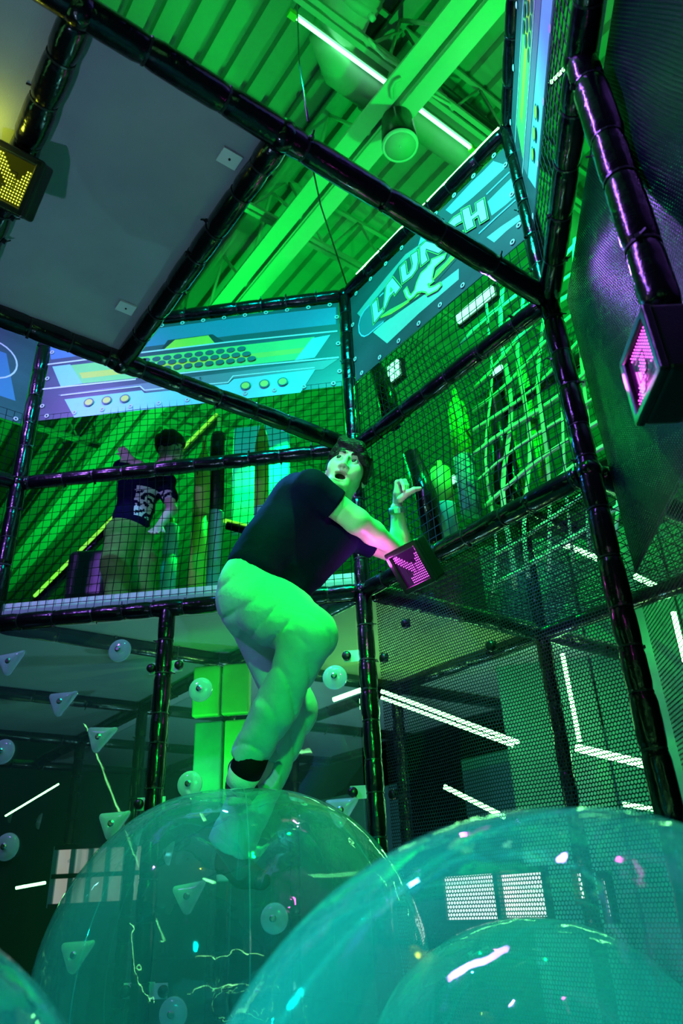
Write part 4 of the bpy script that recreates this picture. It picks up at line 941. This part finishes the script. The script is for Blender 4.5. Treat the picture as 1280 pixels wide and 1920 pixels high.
def paint_head(o, tr):
    me = o.data
    for m in (LIP, BROW, MOUTH): me.materials.append(m)
    P = np.array([p.center[:] for p in me.polygons], np.float32); q = tr(P); x, y, z = np.abs(q[:, 0]), q[:, 1], q[:, 2]; mi = np.zeros(len(P), int)
    mi[(y > .05) & (x < .026 - .0) & (((z + .047) ** 2 / .0085 ** 2 + x ** 2 / .025 ** 2 < 1) | ((z + .078) ** 2 / .0085 ** 2 + x ** 2 / .022 ** 2 < 1))] = 1
    mi[(y > .03) & ((z + .061) ** 2 / .0135 ** 2 + x ** 2 / .021 ** 2 < 1) & (y < .083)] = 3
    mi[(y > .05) & (x > .012) & (x < .055) & (np.abs(z - .0455 - .006 * np.sin((x - .012) / .043 * 3.1)) < .0058)] = 2
    me.polygons.foreach_set('material_index', mi.tolist())
def eyes(parent, c, B, s, gaze):
    for sx in (-1, 1):
        p = np.array(c) + s * (B[0] * sx * .031 + B[1] * .0735 + B[2] * .020); v = []; f = []; g = gaze / np.linalg.norm(gaze); x, y, _ = frame_of(g); n = 16
        rows = 12
        for i in range(rows + 1):
            th = math.pi * i / rows
            for k in range(n): t = 2 * math.pi * k / n; v.append(p + .0145 * s * (g * math.cos(th) + (x * math.cos(t) + y * math.sin(t)) * math.sin(th)))
        for i in range(rows):
            for k in range(n): f.append((i * n + k, i * n + (k + 1) % n, (i + 1) * n + (k + 1) % n, (i + 1) * n + k))
        me = mesh('eye', v, f, True); me.materials.append(EYEW); me.materials.append(IRIS); me.polygons.foreach_set('material_index', [1 if i // n < 3 else 0 for i in range(len(f))])
        link('eye', me, None, parent)

# --- the climber
def climber():
    pel = J(470, 1098, 2.62); hN = J(492, 1118, 2.55); hF = J(470, 1140, 2.68)
    kN = J(582, 1190, 2.36); aN = J(466, 1434, 2.62); kF = J(550, 1330, 2.72); aF = J(432, 1586, 2.84)
    shN = J(584, 915, 2.48); eN = J(668, 977, 2.57); wN = J(742, 1030, 2.80); shF = J(650, 1000, 2.74); eF = J(752, 1042, 2.85); wF = J(744, 952, 2.78)
    hd = J(650, 889, 2.60); nk = J(632, 940, 2.64)
    root = empty('person', 'climber in navy tee and pale sweatpants balancing on a clear ball', 'person', loc=(float(FOOT[0]), float(FOOT[1]), float(FOOT[2])))
    inv = Matrix.Translation(-Vector(root.location))
    B = basis_from_view(hd, math.radians(24), math.radians(26), math.radians(14)); tr = make_head(None, hd, B, 1.04)
    hs = build('head', union([head_fn(tr), (cone(hd - B[2] * .05 - B[1] * .015, nk, .050, .056), .03)], .02), hd - .19, hd + .19, .0032, SKIN, None); paint_head(hs, tr)
    # trunk, arms and legs under the clothes
    chest = J(585, 985, 2.64); belly = J(530, 1050, 2.62)
    pts = [pel, hN, hF, kN, aN, kF, aF, shN, shF, eN, wN, eF, wF, nk, chest]
    limbs = union([cone(pel, belly, .08, .08), cone(belly, chest, .08, .075), cone(chest, nk, .06, .05), cone(chest, shN, .05, .045), cone(chest, shF, .05, .045),
        cone(hN, kN, .075, .05), cone(kN, aN, .045, .032), cone(hF, kF, .075, .05), cone(kF, aF, .045, .032),
        (cone(shN, eN, .055, .050), .02), (cone(eN, eN * .6 + wN * .4, .050, .048), .02), (cone(eN * .6 + wN * .4, wN, .048, .031), .02), (cone(shF, eF, .050, .043), .02), (cone(eF, eF * .6 + wF * .4, .043, .040), .02), (cone(eF * .6 + wF * .4, wF, .040, .028), .02)], .03)
    lo, hi = bounds(pts, .13); lb = build('limbs', limbs, lo, hi, .009, SKIN, None)
    # raised hand
    P = lambda x, y, d: J(x, y, d)
    sd = (P(760, 925, 2.82) - P(738, 925, 2.70)); sd /= np.linalg.norm(sd)
    palm, kn = P(748, 925, 2.75), P(749, 905, 2.745)
    fing = []
    for i, s in enumerate((-.028, -.009, .010, .028)):
        k0 = kn + sd * s; up_ = (kn - palm) / np.linalg.norm(kn - palm); fw = P(772, 915, 2.68) - P(749, 905, 2.745); fw /= np.linalg.norm(fw); ln = (.040, .044, .041, .032)[i]
        a = k0 + up_ * .014 + fw * ln * .75; bq = a + fw * .022 - up_ * .016; cq = bq - up_ * .020 + fw * .004
        fing.append([(k0, .0115), (a, .0098), (bq, .0088), (cq, .0075)])
    th = [(P(750, 936, 2.72), .015), (P(764, 924, 2.70), .0135), (P(776, 918, 2.69), .0115), (P(787, 916, 2.69), .0085)]
    hp = union(hand_prims(wF, palm, kn, sd, fing, th), .008); hand1 = build('hand', hp, palm - .11, palm + .11, .0028, SKIN, None)
    # pushing hand, behind the sign
    d2 = (wN - eN) / np.linalg.norm(wN - eN); pal2 = wN + d2 * .045 + np.array([0, .02, .0]); kn2 = wN + d2 * .085 + np.array([0, .04, .0]); s2 = np.cross(d2, Y3); s2 /= np.linalg.norm(s2)
    fg2 = []
    for i, s in enumerate((-.030, -.010, .010, .030)):
        k0 = kn2 + s2 * s; ln = (.038, .043, .040, .030)[i]; q1 = k0 + d2 * ln + s2 * s * .4; q2 = q1 + d2 * ln * .5 - Y3 * .018; q3 = q2 + d2 * .012 - Y3 * .02
        fg2.append([(k0, .0115), (q1, .010), (q2, .009), (q3, .0075)])
    th2 = [(wN + d2 * .02 + s2 * .02, .015), (wN + d2 * .05 + s2 * .045, .0125), (wN + d2 * .075 + s2 * .055, .011), (wN + d2 * .09 + s2 * .058, .0085)]
    hand2 = build('hand', union(hand_prims(wN, pal2, kn2, s2, fg2, th2), .008), kn2 - .14, kn2 + .14, .0035, SKIN, None)
    body = link('body', jn([hs, lb, hand1, hand2], 'body'), None, root); body.matrix_parent_inverse = inv
    def child(o): o.parent = root; o.matrix_parent_inverse = inv; return o
    h = child(build('hair', hair_fn(tr), hd - .19, hd + .19, .0035, HAIR, None))
    n0 = len(bpy.data.objects); eyes(root, hd, B, 1.04, B[1] * .8 - B[0] * .28 + B[2] * .32)
    for o in root.children:
        if o.name.startswith('eye'): o.matrix_parent_inverse = inv
    # tee
    tee_core = union([cone(J(478, 1065, 2.56), J(565, 940, 2.58), .108, .098), cone(J(520, 1085, 2.68), J(622, 985, 2.70), .098, .105), cone(J(490, 1040, 2.60), J(560, 930, 2.60), .10, .085), cone(J(568, 1092, 2.62), J(635, 1015, 2.68), .060, .075), cone(J(530, 1060, 2.62), J(585, 985, 2.65), .09, .09),
        (cone(J(555, 940, 2.58), shN, .085, .066), .05), (cone(J(622, 985, 2.70), shF, .09, .066), .04), (cone(J(595, 945, 2.62), nk * .6 + J(595, 945, 2.62) * .4, .075, .060), .04)], .06)
    slv = [cone(shN, shN * .3 + eN * .7, .070, .066), cone(shF, shF * .4 + eF * .6, .064, .062)]
    cutN = shN * .47 + eN * .53; dN = (eN - shN) / np.linalg.norm(eN - shN); cutF = shF * .5 + eF * .5; dF = (eF - shF) / np.linalg.norm(eF - shF)
    wb0 = J(478, 1066, 2.6); dw = (J(575, 935, 2.6) - J(478, 1066, 2.6)); dw /= np.linalg.norm(dw)
    def tee(p):
        d = tee_core(p); d = smin(d, np.maximum(slv[0](p), (p - cutN) @ dN), .03); d = smin(d, np.maximum(slv[1](p), (p - cutF) @ dF), .03)
        t = (p - wb0) @ dw; d = np.maximum(d, -(t + .052))
        fold = .004 * np.sin(38 * t + 12 * p[:, 0] + 2 * np.sin(20 * p[:, 2])) * np.exp(-((t - .02) / .09) ** 2); return d + fold.astype(np.float32)
    lo, hi = bounds([pel, shN, shF, eN, eF, nk, J(440, 1080, 2.5)], .16)
    child(build('t_shirt', tee, lo, hi, .0065, TEE, None))
    # sweatpants
    pa_ = union([ell(J(470, 1118, 2.60), (.130, .15, .150)), cone(J(478, 1085, 2.57), J(520, 1090, 2.64), .118, .108), cone(J(482, 1125, 2.58), J(520, 1148, 2.48), .135, .120), cone(J(520, 1148, 2.48), kN, .120, .088),
        (cone(kN, kN * .45 + aN * .55, .083, .070), .03), (cone(kN * .45 + aN * .55, aN + np.array([0, 0, .03]), .074, .064), .03), (cone(hF, kF, .105, .084), .04), (cone(kF, aF, .084, .084), .03)], .035)
    tw = wb0 - dw * .035
    def pants(p):
        d = pa_(p); t = (p - tw) @ dw; d = np.maximum(d, t); dS = (aN - kN) / np.linalg.norm(aN - kN); dT = (aF - kF) / np.linalg.norm(aF - kF)
        d = np.where(np.linalg.norm(p - aN, axis=1) < .14, np.maximum(d, (p - (aN - dS * .012)) @ dS), d); d = np.where(np.linalg.norm(p - aF, axis=1) < .15, np.maximum(d, (p - (aF + dT * .01)) @ dT), d)
        fo = np.zeros(len(p), np.float32)
        for org, dr, fq, amp, rad, wob in FOLDS:
            q = p - org.astype(np.float32); ph = fq * (q @ dr) + wob * np.sin(9 * (q[:, 0] + q[:, 1]) + 5 * q[:, 2]); fo += amp * ((1 - np.abs(np.sin(ph))) ** 3 - .25 * np.abs(np.sin(ph))) * np.exp(-(np.linalg.norm(q, axis=1) / rad) ** 2)
        return d + fo.astype(np.float32)
    def F_(px, dr, fq, amp, rad, wob): dr = np.array(dr, np.float32); return (J(*px), dr / np.linalg.norm(dr), fq, amp, rad, wob)
    FOLDS = [F_((530, 1182, 2.40), (.55, .1, -.83), 42, .016, .10, .8), F_((445, 1140, 2.50), (.35, .2, -.9), 30, .008, .15, 1.2), F_((535, 1290, 2.42), (.80, .2, .55), 34, .011, .15, 1.0), F_((472, 1405, 2.55), (.25, .2, 1), 48, .010, .085, 1.2),
        F_((550, 1400, 2.70), (1, .2, .35), 40, .011, .14, .8), F_((505, 1075, 2.52), (.6, .2, .8), 44, .010, .07, .6), F_((590, 1190, 2.34), (.5, .3, .8), 36, .006, .10, 1.0), F_((450, 1530, 2.76), (1, .1, .3), 42, .010, .12, .8)]
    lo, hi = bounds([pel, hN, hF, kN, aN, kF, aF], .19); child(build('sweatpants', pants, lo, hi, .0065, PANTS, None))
    # socks and shoes
    dS = (aN - kN) / np.linalg.norm(aN - kN)
    child(pipe('hem_shade', [aN - dS * .05, aN - dS * .01, aN + dS * .030], [.054, .058, .057], HEMSH, None, 20)); child(pipe('sock', [aN + dS * .026, aN + dS * .08], [.059, .050], SOCK, None, 20))  # black ring painted as the shade inside the trouser hem
    def shoe(heel, toe, up):
        fn = union([cone(heel, heel * .5 + toe * .5, .040, .043), cone(heel * .5 + toe * .5, toe, .043, .032), cone(heel + up * .03, heel + up * .075, .038, .036)], .03); lo, hi = bounds([heel, toe, heel + up * .08], .07)
        o = child(build('shoe', fn, lo, hi, .005, SHOE, None)); q = cone(heel - up * .03, toe - up * .026, .036, .033)
        def sl(p): return np.maximum(q(p), np.abs((p - (heel - up * .036)) @ up) - .012)
        lo, hi = bounds([heel, toe], .09); s = build('sole', sl, lo, hi, .005, SOLE, None); s.parent = o; return o
    shoe(J(425, 1625, 2.88), J(490, 1650, 2.78), Z3)
    shoe(aN + dS * .10 + np.array([0, .02, 0]), aN + dS * .10 + np.array([.05, .17, -.02]), Z3)
    # wristband
    dA = (wF - eF) / np.linalg.norm(wF - eF); wb = wF - dA * .012
    o = child(pipe('wristband', [wb - dA * .012, wb + dA * .012], .036, mat('wristband', (.15, .32, .33), .5), None, 24))
    tg = box('clasp', wb + cam_dir(wb) * .0365, np.cross(dA, cam_dir(wb)), dA, cam_dir(wb), .014, .012, .003, WHITEP, None, .002); tg.parent = o
climber()

# --- the boy behind the net
def boy():
    D = 4.0; pel = J(238, 1000, D); hip1 = J(228, 1010, D - .06); hip2 = J(258, 1010, D + .06); z0 = ZD + .07
    kn1 = J(215, 1065, D - .12); kn2 = J(270, 1062, D + .02); an1 = np.array([kn1[0] + .06, kn1[1] + .08, z0 + .07]); an2 = np.array([kn2[0] + .0, kn2[1] + .06, z0 + .07])
    ch = J(265, 920, D); sh1 = J(232, 880, D - .08); sh2 = J(310, 905, D + .05); e1 = J(262, 875, D - .2); w1 = J(250, 865, D - .22); e2 = J(322, 955, D - .02); w2 = J(300, 985, D - .12)
    hd = J(318, 848, D - .05); nk = J(293, 885, D)
    root = empty('person', 'boy in graphic tee and olive trousers bending behind the left net', 'person', loc=(float(pel[0]), float(pel[1]), z0)); inv = Matrix.Translation(-Vector(root.location))
    def child(o): o.parent = root; o.matrix_parent_inverse = inv; return o
    B = basis_from_view(hd, math.radians(12), math.radians(12), math.radians(-38)); tr = make_head(None, hd, B, .92)
    hs = build('head', union([head_fn(tr), (cone(hd - B[2] * .05, nk, .045, .05), .03)], .02), hd - .18, hd + .18, .006, SKIN, None); paint_head(hs, tr)
    prims = [cone(pel, ch, .09, .10), cone(ch, nk, .08, .045), cone(ch, sh1, .06, .045), cone(ch, sh2, .06, .045), (cone(sh1, e1, .040, .034), .02), (cone(e1, w1, .034, .024), .02), (cone(sh2, e2, .040, .034), .02), (cone(e2, w2, .034, .024), .02),
        cone(hip1, kn1, .07, .048), cone(kn1, an1, .045, .032), cone(hip2, kn2, .07, .048), cone(kn2, an2, .045, .032), cone(an1, an1 + np.array([.02, -.12, -.035]), .032, .026), cone(an2, an2 + np.array([.05, -.11, -.035]), .032, .026)]
    for w_, d_ in ((w1, (w1 - e1)), (w2, (w2 - e2))):
        d_ = d_ / np.linalg.norm(d_); s_ = np.cross(d_, Y3); s_ /= np.linalg.norm(s_); prims.append((cone(w_, w_ + d_ * .055, .022, .026), .01))
        for s in (-.024, -.008, .008, .024): prims.append((cone(w_ + d_ * .055 + s_ * s, w_ + d_ * (.11 - abs(s) * .6) + s_ * s * 1.2 - Y3 * .015, .010, .008), .004))
        prims.append((cone(w_ + d_ * .02 + s_ * .02, w_ + d_ * .06 + s_ * .05, .011, .009), .005))
    lo, hi = bounds([pel, ch, sh1, sh2, e1, w1, e2, w2, kn1, an1, kn2, an2], .16); lb = build('limbs', union(prims, .025), lo, hi, .010, SKIN, None)
    child(link('body', jn([hs, lb], 'body'), None, None))
    def hairb(p):
        q = tr(p); d = ell((0, -.03, .065), (.100, .115, .100))(q) + .006 * np.sin(70 * q[:, 0]) * np.sin(60 * q[:, 1] + 50 * q[:, 2]); d = -smin(-d, ell((0, .12, -.02), (.08, .085, .10))(q), .012); return -smin(-d, ell((0, .0, -.12), (.2, .16, .09))(q), .012)
    child(build('hair', hairb, hd - .2, hd + .2, .007, HAIR, None))
    tee = union([cone(J(245, 985, D), J(262, 915, D), .115, .120), cone(J(262, 915, D), sh1, .11, .065), cone(J(262, 915, D), sh2, .11, .065), (cone(sh1, sh1 * .4 + e1 * .6, .06, .055), .02), (cone(sh2, sh2 * .45 + e2 * .55, .06, .056), .02)], .05)
    def teef(p): return tee(p) + (.004 * np.sin(40 * p[:, 2] + 20 * p[:, 0])).astype(np.float32)
    lo, hi = bounds([pel, sh1, sh2, e1, e2], .16); t = child(build('t_shirt', teef, lo, hi, .009, TEE, None))
    gm = mat('white_print', (.75, .8, .75), .6, noise=.2)
    P = np.array([p.center[:] for p in t.data.polygons]); t.data.materials.append(gm); g0 = J(283, 935, D - .12); q = P - g0; msk = (np.abs(q[:, 0]) < .10) & (np.abs(q[:, 2]) < .10) & (P[:, 1] < D - .02)
    st = np.sin(70 * q[:, 0] + 3 * np.sin(50 * q[:, 2])) * np.sin(45 * q[:, 2] + 2 * np.sin(60 * q[:, 0])) > -.25
    t.data.polygons.foreach_set('material_index', (msk & st).astype(int).tolist())
    pm = mat('olive_trousers', (.12, .30, .05), .85, noise=.12, nscale=30, bump=.3, bscale=25)
    pf = union([ell(pel, (.13, .13, .12)), cone(hip1, kn1, .105, .080), cone(kn1, an1, .080, .065), cone(hip2, kn2, .10, .078), cone(kn2, an2, .078, .065)], .03)
    lo, hi = bounds([pel, kn1, kn2, an1, an2], .17); child(build('trousers', lambda p: np.maximum(pf(p), an1[2] - p[:, 2]) + (.005 * np.sin(30 * p[:, 2] + 18 * p[:, 0])).astype(np.float32), lo, hi, .009, pm, None))
    for a, v_ in ((an1, np.array([.02, -.14, 0])), (an2, np.array([.05, -.13, 0]))):
        hl = np.array([a[0], a[1] + .02, z0 + .042]); fn = union([cone(hl, hl + v_, .042, .034), cone(hl, hl + Z3 * .05, .038, .036)], .02); lo, hi = bounds([hl, hl + v_, hl + Z3 * .05], .07); child(build('shoe', lambda p: np.maximum(fn(p), z0 - p[:, 2]), lo, hi, .007, SHOE, None))
boy()
